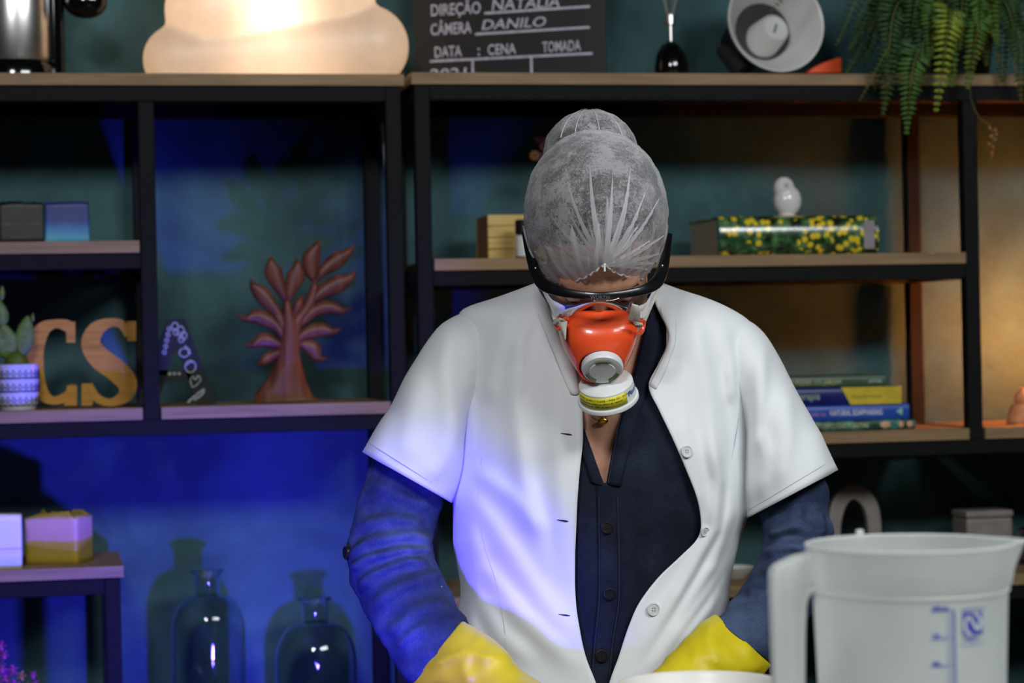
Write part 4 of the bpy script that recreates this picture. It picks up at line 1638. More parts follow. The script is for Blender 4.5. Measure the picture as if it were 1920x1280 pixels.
# white bowl in front of the person
DB = 2.10
kbw = DB / F
bc = PD(1312, 1283, DB)
bb0 = Vector((bc.x, bc.y, ZT))
hb_ = bc.z - ZT
root = thing('mixing_bowl', bb0, 'white plastic bowl rim at the bottom edge in front of the coat', 'bowl')
rB = 152 * kbw
MB().lathe([(rB * 0.55, 0), (rB * 0.6, 0.003), (rB * 0.85, hb_ * 0.45), (rB * 0.96, hb_ * 0.9), (rB, hb_ - 0.002), (rB, hb_), (rB - 0.003, hb_), (rB * 0.93, hb_ * 0.9), (rB * 0.82, hb_ * 0.45), (rB * 0.55, 0.006), (0.003, 0.005)],
           TRS(bb0), 56).build('bowl_body', M('white_bowl_plastic', (224, 220, 214), (216, 212, 206), rough=0.3, scale=10), root, angle=60)
lipr = []
for j in range(56):
    an = 2 * math.pi * j / 56
    lipr.append(bb0 + Vector((rB * math.cos(an), rB * math.sin(an), hb_)))
MB().tube(lipr + [lipr[0]], 0.0022, 8, cap=False).build('bowl_lip', MATS['white_bowl_plastic'], root)
# ------------------------------------------------------------------ the person
pbase = W(1120, 640, 0.16)
pbase.z = 0
person = thing('person', pbase, 'person in white coat, hair net, goggles and orange respirator looking down', 'person')
skin = M('skin', (196, 144, 116), (182, 130, 104), rough=0.5, scale=50, subs=0.12, bump=0.05, bscale=400)
DH = math.radians(65)
HC = W(1119, 435, 0.0)
HF = -FWD * math.cos(DH) - UP0 * math.sin(DH)       # the way the face looks
HU = -FWD * math.sin(DH) + UP0 * math.cos(DH)       # crown
HR = Matrix((RT0, -HF, HU)).transposed()


def H(x, y, z):
    return HC + RT0 * x - HF * y + HU * z


# torso outline in pixels: y, left x, right x, centre depth, front half depth, back half depth
TS = [(533, 1003, 1243, 0.190, 0.030, 0.045),
      (545, 972, 1275, 0.190, 0.048, 0.055),
      (560, 930, 1322, 0.188, 0.066, 0.068),
      (580, 872, 1368, 0.186, 0.084, 0.080),
      (605, 862, 1405, 0.184, 0.098, 0.092),
      (640, 862, 1418, 0.182, 0.110, 0.100),
      (700, 864, 1410, 0.180, 0.121, 0.108),
      (780, 866, 1404, 0.178, 0.132, 0.112),
      (860, 864, 1402, 0.176, 0.140, 0.112),
      (950, 852, 1402, 0.176, 0.138, 0.110),
      (1010, 852, 1386, 0.176, 0.132, 0.108),
      (1060, 860, 1373, 0.176, 0.128, 0.108),
      (1110, 866, 1365, 0.176, 0.126, 0.110),
      (1170, 856, 1366, 0.176, 0.128, 0.114),
      (1280, 836, 1376, 0.178, 0.134, 0.122),
      (1450, 800, 1400, 0.180, 0.140, 0.132),
      (1700, 770, 1430, 0.180, 0.145, 0.140)]
NEXP = 2.35


def tfront(px, py, inset=0.0, shrink=0.0):
    xl, xr, yc, bf, bb_ = tab(TS, py)
    xl, xr = xl + shrink, xr - shrink
    cx, hw = (xl + xr) / 2, (xr - xl) / 2
    t_ = min(0.9999, abs((px - cx) / hw))
    return yc - (bf - inset) * (1 - t_ ** NEXP) ** (1 / NEXP)


def TF(px, py, lift=0.0, inset=0.0, extra=None):
    d = tfront(px, py, inset)
    if extra:
        d -= extra(px, py)
    return W(px, py, d - lift)


def seg_dist(px, py, pts):
    best, along = 1e9, 0.0
    n = len(pts) - 1
    sgn = 1.0
    for i in range(n):
        ax, ay = pts[i][0], pts[i][1]
        bx, by = pts[i + 1][0], pts[i + 1][1]
        dx, dy = bx - ax, by - ay
        l2 = dx * dx + dy * dy
        t_ = max(0.0, min(1.0, ((px - ax) * dx + (py - ay) * dy) / l2))
        qx, qy = ax + dx * t_, ay + dy * t_
        d = math.hypot(px - qx, py - qy)
        if d < best:
            best, along = d, (i + t_) / n
            sgn = 1.0 if (px - ax) * dy - (py - ay) * dx > 0 else -1.0
    return best, along, sgn


def foldfn(folds):
    """folds: (points, amplitude in mm, width px left, width px right)"""
    def fn(px, py):
        s_ = 0.0
        for pts, amp, wl, wr in folds:
            d, al, sg = seg_dist(px, py, pts)
            w = wl if sg > 0 else wr
            if d < 3 * w:
                fade = min(1.0, 5 * al + 0.05, 5 * (1 - al) + 0.05)
                s_ += amp * 0.001 * math.exp(-(d / w) ** 2) * fade
        return s_
    return fn


COAT_F = foldfn([
    ([(1010, 560), (975, 640), (968, 740), (985, 900), (1030, 1080)], 9, 14, 26),
    ([(960, 575), (925, 680), (915, 760)], 7, 16, 22),
    ([(1040, 640), (1048, 760), (1050, 900), (1062, 1100)], 6, 22, 22),
    ([(905, 640), (880, 740), (885, 860)], 7, 10, 16),
    ([(868, 950), (905, 1060), (985, 1160), (1095, 1262)], 8, 18, 24),
    ([(862, 905), (930, 990), (1010, 1110), (1092, 1215)], 7, 18, 26),
    ([(868, 1020), (890, 1110), (940, 1190), (1010, 1250)], 6, 18, 20),
    ([(880, 870), (960, 930), (1030, 1010)], 6, 16, 20),
    ([(870, 1090), (880, 1160), (905, 1230)], 7, 14, 18),
    ([(1290, 560), (1320, 690), (1345, 800), (1352, 920)], 9, 18, 26),
    ([(1352, 600), (1378, 720), (1388, 840), (1375, 960), (1335, 1060), (1240, 1200)], 13, 10, 16),
    ([(1325, 760), (1348, 900), (1340, 990), (1290, 1080), (1200, 1230)], 12, 9, 16),
    ([(1392, 960), (1362, 1050), (1310, 1130), (1215, 1260)], 10, 9, 14),
    ([(1370, 1060), (1330, 1140), (1260, 1225)], 9, 8, 12),
    ([(1270, 760), (1300, 880), (1318, 960)], 5, 14, 20),
    ([(1255, 560), (1268, 640), (1250, 720)], 8, 14, 22),
    ([(1400, 640), (1372, 700), (1370, 760)], 6, 12, 16),
])

# coat front edges in pixels: y, left edge, right edge
OPEN = [(533, 1016, 1236), (545, 1020, 1230), (565, 1024, 1228), (590, 1034, 1238), (620, 1048, 1250), (645, 1059, 1250), (680, 1074, 1236), (722, 1085, 1216),
        (770, 1092, 1236), (820, 1093, 1260), (880, 1087, 1286), (940, 1082, 1308), (985, 1080, 1314), (1010, 1079, 1307), (1040, 1078, 1278), (1080, 1078, 1236),
        (1130, 1080, 1198), (1170, 1085, 1180), (1230, 1098, 1160), (1290, 1120, 1140), (1400, 1128, 1136), (1700, 1110, 1150)]


def shell_rows(ys, opens, inset, shrink, folds, lift=0.0, nf=46, nb=30, droop=None):
    rows = []
    for py in ys:
        xl, xr, yc, bf, bb_ = tab(TS, py)
        xl, xr = xl + shrink, xr - shrink
        cx, hw = (xl + xr) / 2, (xr - xl) / 2
        ol, orr = tab(opens, py)
        ol, orr = max(ol, xl + 4), min(orr, xr - 4)
        row = []

        def fpt(px):
            t_ = min(1.0, abs((px - cx) / hw))
            d = yc - (bf - inset) * (1 - t_ ** NEXP) ** (1 / NEXP)
            ex = folds(px, py) * min(1.0, (1 - t_) * 8) if folds else 0.0
            return W(px, py, d - ex - lift)
        al = math.acos(max(-1, min(1, (cx - ol) / hw)))
        for i in range(nf):                      # from the opening to the left side
            a_ = al * (1 - i / (nf - 1))
            row.append(fpt(cx - hw * math.cos(a_)))
        for i in range(1, nb):                   # around the back
            a_ = math.pi * i / nb
            px = cx - hw * math.cos(a_)
            row.append(W(px, py, yc + (bb_ - inset) * math.sin(a_) ** 0.85))
        ar = math.acos(max(-1, min(1, (orr - cx) / hw)))
        for i in range(nf):                      # right side to the opening
            a_ = ar * i / (nf - 1)
            row.append(fpt(cx + hw * math.cos(a_)))
        rows.append(row)
    return rows


white_cloth = bpy.data.materials.new('white_cotton_coat')
white_cloth.use_nodes = True
t = white_cloth.node_tree
b = t.nodes['Principled BSDF']
n = add_noise(t, 5, 3)
r = ramp(t, n.outputs['Fac'], [(0.3, srgb(226, 228, 230)), (0.7, srgb(234, 236, 238))])
link(t, r.outputs[0], b.inputs['Base Color'])
b.inputs['Roughness'].default_value = 0.8
b.inputs['Specular IOR Level'].default_value = 0.2
b.inputs['Sheen Weight'].default_value = 0.1
nw = add_noise(t, 900, 2)
add_bump(t, b, nw.outputs['Fac'], 0.08, 0.0006)
MATS['coat'] = white_cloth

ys = [533 + 6.0 * i for i in range(126)] + [1300 + 40 * i for i in range(11)]
rows = shell_rows(ys, OPEN, 0.0, 0, COAT_F)
coat = MB().loft(rows, cap=False, closed=False).build('lab_coat', white_cloth, person, solid=0.0018, off=1.0, angle=180)
tag(coat, 'open white short sleeved lab coat')


def ring2(po, pi_, dyc, rd, seg=44, sq=1.0):
    """ring from an outer and an inner pixel, depth offset and depth radius"""
    c = ((po[0] + pi_[0]) / 2, (po[1] + pi_[1]) / 2)
    h_ = ((po[0] - pi_[0]) / 2, (po[1] - pi_[1]) / 2)
    out = []
    for j in range(seg):
        a_ = 2 * math.pi * j / seg
        ca, sa = math.cos(a_), math.sin(a_)
        out.append((c[0] + h_[0] * ca, c[1] + h_[1] * ca, dyc + rd * sa))
    return out


def limb(specs, n, seg=44, disp=None, cap=False, name='limb', mat=None, parent=None, **kw):
    s_ = cr([tuple(po) + tuple(pi_) + (d, r_) for po, pi_, d, r_ in specs], n)
    rings = []
    for i, q in enumerate(s_):
        ring = ring2((q[0], q[1]), (q[2], q[3]), q[4], q[5], seg)
        cx, cy = (q[0] + q[2]) / 2, (q[1] + q[3]) / 2
        rr_ = []
        for j, (x, y, d) in enumerate(ring):
            p = W(x, y, d)
            if disp:
                cen = W(cx, cy, q[4])
                v = (p - cen)
                p = p + v.normalized() * disp(x, y, d, i / (n - 1), 2 * math.pi * j / seg)
            rr_.append(p)
        rings.append(rr_)
    mb = MB().loft(rings, cap=cap)
    if name is None:
        return mb
    return mb.build(name, mat, parent, **kw)


SL_F = foldfn([([(850, 600), (835, 700), (850, 800), (842, 900)], 7, 16, 22), ([(800, 680), (770, 790), (765, 870)], 6, 22, 26),
               ([(860, 760), (830, 850), (800, 905)], 6, 12, 18), ([(740, 770), (715, 840), (722, 870)], 4, 16, 18),
               ([(1430, 640), (1425, 740), (1412, 860), (1412, 940)], 8, 12, 16), ([(1420, 800), (1438, 850), (1425, 940)], 8, 10, 14),
               ([(1470, 720), (1475, 820), (1462, 920)], 7, 14, 20), ([(1520, 800), (1535, 860), (1540, 890)], 4, 14, 18)])


def sl_disp(x, y, d, f_, a_):
    s_ = SL_F(x, y) if math.sin(a_) < 0.2 else 0.0
    s_ += 0.004 * noise.noise(Vector((x * 0.012, y * 0.012, d * 9)))
    return s_ * min(1, f_ * 5 + 0.1)


sl = limb([((925, 590), (925, 740), 0.182, 0.058), ((882, 584), (892, 780), 0.182, 0.078), ((845, 598), (876, 815), 0.182, 0.086), ((806, 637), (872, 850), 0.18, 0.090),
           ((762, 708), (869, 884), 0.172, 0.090), ((718, 786), (862, 912), 0.165, 0.090), ((679, 847), (846, 942), 0.158, 0.088)],
          44, 48, sl_disp, False, 'coat_sleeve', white_cloth, coat, solid=0.0018, off=1.0, angle=180)
sr = limb([((1350, 600), (1355, 740), 0.182, 0.058), ((1393, 598), (1388, 780), 0.182, 0.078), ((1427, 621), (1400, 815), 0.182, 0.086), ((1458, 668), (1400, 850), 0.18, 0.090),
           ((1494, 735), (1399, 895), 0.172, 0.090), ((1532, 805), (1400, 935), 0.165, 0.090), ((1572, 880), (1404, 970), 0.158, 0.088)],
          44, 48, sl_disp, False, 'coat_sleeve', white_cloth, coat, solid=0.0018, off=1.0, angle=180)

# turned hems, seams, collar, buttons
seam_m = M('coat_seam_thread', (196, 200, 206), rough=0.9)
for slv, po, pi_ in ((sl, (690, 829), (850, 930)), (sr, (1562, 861), (1402, 957))):
    rg = ring2(po, pi_, 0.160, 0.0895, 60)
    pts = []
    for q, (x, y, d) in enumerate(rg):
        cen = W((po[0] + pi_[0]) / 2, (po[1] + pi_[1]) / 2, 0.160)
        p = W(x, y, d)
        pts.append(p + (p - cen).normalized() * (sl_disp(x, y, d, 0.93, 2 * math.pi * q / 60) + 0.0012))
    MB().tube(pts + [pts[0]], 0.0005, 5, cap=False).build('hem_stitch', seam_m, slv)


def coat_line(pts, r_=0.0005, mat=None, name='seam', n=30, lift=0.002):
    s_ = cr(pts, n)
    return MB().tube([TF(x, y, lift, 0, COAT_F) for x, y in s_], r_, 5).build(name, mat or seam_m, coat)


coat_line([(868, 692), (890, 722), (905, 770), (904, 850), (897, 930), (905, 1010), (930, 1090), (945, 1170), (950, 1240)])
coat_line([(1380, 700), (1388, 760), (1372, 860)])
# collar roll at the right of the neck
cg = []
cpts = [((1243, 530), (1262, 545)), ((1234, 560), (1266, 580)), ((1240, 590), (1268, 615)), ((1252, 622), (1266, 645)), ((1250, 648), (1258, 668)), ((1236, 682), (1246, 700)), ((1217, 722), (1230, 730))]
ra = cr([a_ + c_ for a_, c_ in cpts], 28)
rows = []
for i, q in enumerate(ra):
    row = []
    for j in range(9):
        f_ = j / 8
        x, y = q[0] + (q[2] - q[0]) * f_, q[1] + (q[3] - q[1]) * f_
        row.append(TF(x, y, 0.002 + 0.0035 * math.sin(math.pi * min(1, f_ * 0.8 + 0.1)) * math.sin(math.pi * (i + 0.5) / 28.0) ** 0.5, 0, COAT_F))
    rows.append(row)
MB().loft(rows, cap=False, closed=False).build('collar', white_cloth, coat, solid=0.0015, angle=180)
cpts = [((1003, 530), (1014, 532)), ((1000, 560), (1022, 562)), ((1012, 600), (1036, 598)), ((1032, 650), (1059, 645)), ((1052, 700), (1080, 696)), ((1070, 740), (1088, 738))]
ra = cr([a_ + c_ for a_, c_ in cpts], 24)
rows = []
for i, q in enumerate(ra):
    row = []
    for j in range(7):
        f_ = j / 6
        x, y = q[0] + (q[2] - q[0]) * f_, q[1] + (q[3] - q[1]) * f_
        row.append(TF(x, y, 0.002 + 0.004 * math.sin(math.pi * f_), 0, COAT_F))
    rows.append(row)
MB().loft(rows, cap=False, closed=False).build('collar', white_cloth, coat, solid=0.0015, angle=180)


def button(px, py, r_px, mat, hole, parent, lift, extra=None, inset=0.0, rim=True):
    kk = DP / F
    c = TF(px, py, lift, inset, extra)
    cxp = TF(px + 6, py, lift, inset, None) - TF(px - 6, py, lift, inset, None)
    cyp = TF(px, py - 6, lift, inset, None) - TF(px, py + 6, lift, inset, None)
    nr = cxp.cross(cyp).normalized()
    if nr.dot(FWD) > 0:
        nr = -nr
    Rb = rot_to(nr)
    r_ = r_px * kk
    o = MB().lathe([(r_ * 0.92, -0.0004), (r_, 0.0006), (r_ * 0.97, 0.0020), (r_ * 0.80, 0.0023), (r_ * 0.72, 0.0015), (r_ * 0.04, 0.0013)], TRS(c, Rb), 28).build('button', mat, parent)
    for a_ in (0.785, 2.356, 3.927, 5.498):
        MB().lathe([(r_ * 0.11, 0), (r_ * 0.11, 0.0002), (r_ * 0.01, 0.0003)], TRS(c + Rb @ Vector((r_ * 0.25 * math.cos(a_), r_ * 0.25 * math.sin(a_), 0.0014)), Rb), 8).build('button_hole', hole, o)
    return o


but_w = M('white_button', (232, 232, 234), rough=0.3, coat=0.3)
thr = M('grey_thread', (150, 150, 156), rough=0.9)
button(1287, 846, 12, but_w, thr, coat, 0.0035, COAT_F)
button(1321, 996, 10, but_w, thr, coat, 0.0035, COAT_F)
button(1225, 1142, 13, but_w, thr, coat, 0.0035, COAT_F)
slit = M('dark_buttonhole', (40, 40, 44), rough=0.9)
for x, y in ((1062, 813), (1055, 975), (1058, 1152)):
    a_ = [TF(x - 11 + i * 2.75, y - 1 + i * 0.4, 0.0022, 0, COAT_F) for i in range(9)]
    MB().tube(a_, [0.0002, 0.0005, 0.0006, 0.0008, 0.0010, 0.0011, 0.0011, 0.0008, 0.0003], 6).build('buttonhole', slit, coat)

# ---- denim shirt
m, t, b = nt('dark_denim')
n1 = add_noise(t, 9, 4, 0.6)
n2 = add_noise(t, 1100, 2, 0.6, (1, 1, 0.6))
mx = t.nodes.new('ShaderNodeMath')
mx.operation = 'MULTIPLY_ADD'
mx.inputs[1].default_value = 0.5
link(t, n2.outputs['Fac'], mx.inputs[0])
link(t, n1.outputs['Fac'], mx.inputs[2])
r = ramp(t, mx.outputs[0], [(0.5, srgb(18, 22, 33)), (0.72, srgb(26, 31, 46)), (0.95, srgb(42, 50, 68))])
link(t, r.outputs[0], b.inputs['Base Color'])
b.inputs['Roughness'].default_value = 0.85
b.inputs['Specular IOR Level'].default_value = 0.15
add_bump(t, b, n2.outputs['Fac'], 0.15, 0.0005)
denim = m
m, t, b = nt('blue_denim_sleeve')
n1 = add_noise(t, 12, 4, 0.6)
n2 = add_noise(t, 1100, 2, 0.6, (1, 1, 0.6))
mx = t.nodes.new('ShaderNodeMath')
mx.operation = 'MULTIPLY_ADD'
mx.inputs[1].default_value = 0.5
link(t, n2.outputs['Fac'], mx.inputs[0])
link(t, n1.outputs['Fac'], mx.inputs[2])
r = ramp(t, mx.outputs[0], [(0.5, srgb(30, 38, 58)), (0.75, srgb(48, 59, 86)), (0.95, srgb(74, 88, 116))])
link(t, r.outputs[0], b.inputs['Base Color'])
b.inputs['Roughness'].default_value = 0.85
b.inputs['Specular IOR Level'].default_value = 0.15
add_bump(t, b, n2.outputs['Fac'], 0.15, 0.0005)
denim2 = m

SH_OPEN = [(533, 1040, 1226), (560, 1046, 1222), (600, 1056, 1216), (650, 1066, 1202), (700, 1074, 1190), (760, 1084, 1172), (800, 1093, 1160), (850, 1110, 1148),
           (900, 1128, 1139), (916, 1134, 1136), (930, 1135, 1135), (1700, 1135, 1135)]
SH_F = foldfn([([(1290, 800), (1240, 960), (1200, 1150)], 5, 26, 30), ([(1230, 760), (1210, 900), (1225, 1040)], 4, 24, 24), ([(1110, 900), (1095, 1040), (1100, 1200)], 4, 16, 18),
               ([(1260, 900), (1290, 1000)], 4, 20, 20), ([(1165, 950), (1175, 1100), (1160, 1240)], 3, 8, 10)])
INS = 0.012
ys = [545 + 8.0 * i for i in range(94)] + [1310 + 40 * i for i in range(10)]
rows = shell_rows(ys, SH_OPEN, INS, 6, SH_F)
shirt = MB().loft(rows, cap=False, closed=False).build('denim_shirt', denim, person, solid=0.0015, off=1.0, angle=180)
tag(shirt, 'dark denim shirt with a button placket')


def band(pairs, name, mat, n=40, m_=6, lift=0.002, bulge=0.001, inset=INS, extra=SH_F, parent=None):
    ra = cr([a_ + c_ for a_, c_ in pairs], n)
    rows = []
    for q in ra:
        row = []
        for j in range(m_):
            f_ = j / (m_ - 1)
            x, y = q[0] + (q[2] - q[0]) * f_, q[1] + (q[3] - q[1]) * f_
            row.append(TF(x, y, lift + bulge * math.sin(math.pi * f_), inset, extra))
        rows.append(row)
    return MB().loft(rows, cap=False, closed=False).build(name, mat, parent or shirt, solid=0.0014, angle=180)


band([((1118, 905), (1152, 905)), ((1119, 960), (1162, 960)), ((1121, 1050), (1165, 1050)), ((1120, 1120), (1164, 1120)), ((1112, 1200), (1152, 1200)), ((1106, 1300), (1146, 1300))], 'placket', denim, lift=0.003)
band([((1213, 600), (1238, 604)), ((1200, 650), (1236, 656)), ((1188, 700), (1222, 712)), ((1170, 765), (1200, 776)), ((1158, 805), (1188, 815)), ((1146, 855), (1176, 862)), ((1136, 908), (1164, 912))], 'collar_band', denim, lift=0.003, bulge=0.003)
band([((1070, 760), (1088, 770)), ((1076, 800), (1095, 802)), ((1090, 850), (1112, 850)), ((1108, 905), (1134, 912))], 'collar_band', denim, lift=0.003, bulge=0.002)
st_m = M('denim_stitch', (50, 60, 84), rough=0.9)
for pts in ([(1123, 930), (1124, 1050), (1123, 1130), (1115, 1210), (1109, 1290)], [(1158, 930), (1161, 1050), (1160, 1130), (1148, 1210), (1142, 1290)], [(1182, 700), (1163, 780), (1150, 850), (1140, 905)]):
    s_ = cr(pts, 30)
    MB().tube([TF(x, y, 0.0052, INS, SH_F) for x, y in s_], 0.0005, 5).build('stitch_line', st_m, shirt)
but_d = M('dark_metal_button', (46, 44, 44), (34, 32, 32), rough=0.35, metal=0.6)
hol = M('button_hole_dark', (10, 10, 10), rough=0.8)
button(1138, 988, 12, M('grey_metal_button', (110, 108, 106), (70, 68, 66), rough=0.3, metal=0.8), hol, shirt, 0.0055, SH_F, INS)
button(1143, 1113, 12, but_d, hol, shirt, 0.0055, SH_F, INS)
button(1128, 1229, 12.5, but_d, hol, shirt, 0.0055, SH_F, INS)

ARM_F = foldfn([([(650, 1045), (700, 1010), (770, 1000), (815, 1015)], 7, 10, 14), ([(652, 1075), (690, 1045), (750, 1030), (812, 1032)], 8, 8, 12),
                ([(668, 1110), (700, 1075), (760, 1050), (812, 1055)], 8, 8, 12), ([(665, 985), (740, 970), (800, 985)], 6, 12, 16),
                ([(690, 1150), (730, 1110), (800, 1075), (835, 1075)], 6, 12, 14), ([(720, 1190), (780, 1140), (845, 1120)], 5, 10, 16), ([(740, 1215), (800, 1165)], 5, 8, 12), ([(690, 900), (760, 930), (815, 950)], 4, 14, 16),
                ([(1440, 1000), (1490, 985), (1545, 1000)], 7, 12, 16), ([(1425, 1040), (1480, 1020), (1550, 1040)], 8, 10, 14), ([(1420, 1075), (1480, 1060), (1530, 1080)], 7, 9, 13),
                ([(1500, 930), (1490, 980), (1440, 1010)], 6, 14, 16), ([(1395, 1110), (1440, 1110), (1500, 1150)], 5, 12, 16), ([(1540, 940), (1535, 1000), (1520, 1040)], 5, 10, 14)])


def arm_disp(x, y, d, f_, a_):
    s_ = 2.1 * ARM_F(x, y) * max(0.0, min(1.0, 0.6 - math.sin(a_))) 
    s_ += 0.0045 * noise.noise(Vector((x * 0.02, y * 0.03, d * 14))) + 0.0015 * noise.noise(Vector((x * 0.06, y * 0.09, d * 30)))
    return s_ - 0.004 * min(1, f_ * 20)


al_ = limb([((735, 760), (850, 850), 0.17, 0.06), ((696, 850), (842, 915), 0.162, 0.062), ((664, 950), (828, 972), 0.15, 0.062), ((644, 1030), (815, 1022), 0.125, 0.060), ((652, 1090), (826, 1062), 0.095, 0.058),
            ((690, 1170), (855, 1112), 0.055, 0.058), ((730, 1240), (872, 1145), 0.018, 0.058), ((762, 1292), (884, 1164), -0.006, 0.060)],
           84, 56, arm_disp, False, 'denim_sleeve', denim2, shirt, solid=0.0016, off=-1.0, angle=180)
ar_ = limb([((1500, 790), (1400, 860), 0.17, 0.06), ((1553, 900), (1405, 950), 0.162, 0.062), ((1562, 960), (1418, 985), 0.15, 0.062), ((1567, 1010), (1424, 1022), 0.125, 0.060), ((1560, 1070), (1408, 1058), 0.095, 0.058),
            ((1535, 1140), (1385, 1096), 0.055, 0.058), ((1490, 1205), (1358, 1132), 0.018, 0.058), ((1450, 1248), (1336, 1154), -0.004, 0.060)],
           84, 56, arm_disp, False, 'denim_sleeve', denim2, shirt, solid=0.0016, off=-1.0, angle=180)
# sleeve tab button on the left arm
c = W(651, 1036, 0.100)
Rb = rot_to((-RT0 - FWD * 0.5).normalized())
MB().lathe([(0.0085, -0.003), (0.009, 0.001), (0.0085, 0.003), (0.006, 0.0025), (0.0005, 0.002)], TRS(c, Rb), 24).build('sleeve_button', but_d, shirt)

# ---- trousers and shoes (below the frame)
dark_t = M('dark_trousers', (36, 38, 48), rough=0.85)
tr_mb = MB()
for s_, cx in ((-1, 1035), (1, 1205)):
    rings = []
    for py, w, d in ((1400, 95, 0.09), (1550, 85, 0.085), (1850, 68, 0.065), (2150, 60, 0.06), (2500, 52, 0.055)):
        rings.append([W(*q) for q in ring2((cx - w, py), (cx + w, py), 0.18, d, 32)])
    tr_mb.loft(rings)
MB.build(tr_mb, 'trousers', dark_t, person, remesh=0.012, csmooth=4)
for cx in (1035, 1205):
    c = W(cx, 640, 0.16)
    sh = MB()
    Rz = Matrix.Rotation(-YAW, 3, 'Z')
    rings = []
    for f_, w, h_ in ((0.0, 0.030, 0.05), (0.05, 0.036, 0.075), (0.10, 0.036, 0.08), (0.17, 0.042, 0.055), (0.23, 0.040, 0.045), (0.265, 0.02, 0.03)):
        ring = []
        for j in range(16):
            a_ = 2 * math.pi * j / 16
            q = Rz @ Vector((w * math.cos(a_), 0.09 - f_, 0))
            ring.append(Vector((c.x + q.x, c.y + q.y, max(0.0, h_ / 2 + h_ / 2 * math.sin(a_)))))
        rings.append(ring)
    sh.loft(rings)
    sh.build('shoe', M('black_shoe', (24, 24, 26), rough=0.5), person, sub=1)

# ---- body: one continuous skin (head, neck, trunk, arms)
mb = MB()
mb.ell(H(0, 0.008, 0.028), (0.074, 0.092, 0.084), HR, 40, 28)          # cranium
mb.ell(H(0, -0.030, -0.030), (0.064, 0.066, 0.094), HR, 36, 24)        # face
mb.ell(H(0, -0.052, -0.092), (0.034, 0.036, 0.030), HR, 24, 16)        # chin
mb.ell(H(0, -0.074, 0.022), (0.052, 0.026, 0.022), HR, 24, 16)         # brow
mb.ell(H(0, -0.092, -0.010), (0.010, 0.018, 0.030), HR, 16, 12)        # nose bridge
mb.ell(H(0, -0.108, -0.036), (0.014, 0.016, 0.013), HR, 16, 12)        # nose tip
for s_ in (-1, 1):
    mb.ell(H(s_ * 0.040, -0.070, -0.026), (0.024, 0.020, 0.022), HR, 16, 12)   # cheek
    mb.ell(H(s_ * 0.012, -0.100, -0.040), (0.008, 0.010, 0.008), HR, 12, 8)    # nostril wing
    mb.ell(H(s_ * 0.079, 0.006, -0.016), (0.010, 0.018, 0.030), HR, 16, 12)    # ear
    mb.ell(H(s_ * 0.050, -0.030, -0.075), (0.016, 0.040, 0.022), HR, 16, 12)   # jaw
mb.ell(H(0, -0.090, -0.064), (0.024, 0.009, 0.005), HR, 16, 8)         # upper lip
mb.ell(H(0, -0.087, -0.073), (0.020, 0.009, 0.006), HR, 16, 8)         # lower lip
nk = [H(0, 0.03, -0.02), H(0, 0.045, -0.07), W(1122, 545, 0.14), W(1124, 620, 0.175), W(1124, 680, 0.18)]
nk = [Vector(p) for p in cr([tuple(p) for p in nk], 14)]
mb.tube(nk, [0.058] * 14, 28)
rings = []
for py in list(range(560, 1300, 24)) + [1340, 1400, 1470]:
    xl, xr, yc, bf, bb_ = tab(TS, py)
    sh_ = 14 if py > 600 else 26
    cx, hw = (xl + xr) / 2, (xr - xl) / 2 - sh_
    ins = 0.018
    ring = []
    for j in range(60):
        a_ = 2 * math.pi * j / 60
        ca, sa = math.cos(a_), math.sin(a_)
        px = cx + hw * ca
        if sa < 0:
            d = yc - max(0.01, bf - ins) * (1 - abs(ca) ** NEXP) ** (1 / NEXP)
        else:
            d = yc + max(0.01, bb_ - ins) * sa ** 0.85
        # cleavage groove
        if sa < 0 and 780 < py < 960:
            d += 0.006 * math.exp(-((px - 1135) / 9.0) ** 2) * min(1, (py - 780) / 60)
        ring.append(W(px, py, d))
    rings.append(ring)
mb.loft(rings)
for specs in ([((830, 640), (880, 740), 0.182, 0.050), ((735, 780), (845, 850), 0.17, 0.045), ((690, 950), (805, 965), 0.15, 0.042), ((672, 1040), (790, 1025), 0.12, 0.040), ((715, 1150), (830, 1090), 0.06, 0.036), ((800, 1245), (870, 1180), 0.0, 0.028), ((900, 1300), (945, 1240), -0.08, 0.022)],
              [((1440, 660), (1390, 760), 0.182, 0.050), ((1500, 810), (1410, 870), 0.17, 0.045), ((1545, 950), (1435, 975), 0.15, 0.042), ((1545, 1030), (1440, 1035), 0.12, 0.040), ((1510, 1130), (1405, 1090), 0.06, 0.036), ((1440, 1225), (1360, 1170), 0.0, 0.028), ((1345, 1290), (1290, 1225), -0.07, 0.022)]):
    q = limb(specs, 30, 28, None, True, None)
    mb.add(q.v, q.f)
for cx in (1045, 1195):
    rings = []
    for py, w, d in ((1420, 70, 0.07), (1600, 64, 0.066), (1900, 48, 0.048), (2200, 42, 0.045), (2500, 30, 0.032)):
        rings.append([W(*q) for q in ring2((cx - w, py), (cx + w, py), 0.18, d, 28)])
    mb.loft(rings)
body = mb.build('body', skin, person, remesh=0.0052, csmooth=4)
eye_w = M('eye_white', (225, 220, 214), rough=0.15)
iris = M('dark_iris', (44, 28, 20), rough=0.1)
for s_ in (-1, 1):
    e = MB().ell(H(s_ * 0.031, -0.083, -0.004), (0.0115, 0.0115, 0.0115), HR, 20, 14).build('eye', eye_w, body)
    MB().ell(H(s_ * 0.031, -0.0915, -0.006), (0.0055, 0.0035, 0.0055), HR, 16, 8).build('iris', iris, e)
    brow = [H(s_ * x, -0.095 + 0.012 * (x / 0.05) ** 2, 0.020 + z) for x, z in ((0.014, 0.0), (0.03, 0.004), (0.048, 0.0))]
    MB().tube([Vector(p) for p in cr([tuple(p) for p in brow], 12)], [0.003 - 0.0015 * i / 11 for i in range(12)], 8).build('eyebrow', M('eyebrow_hair', (46, 34, 28), rough=0.8), body)

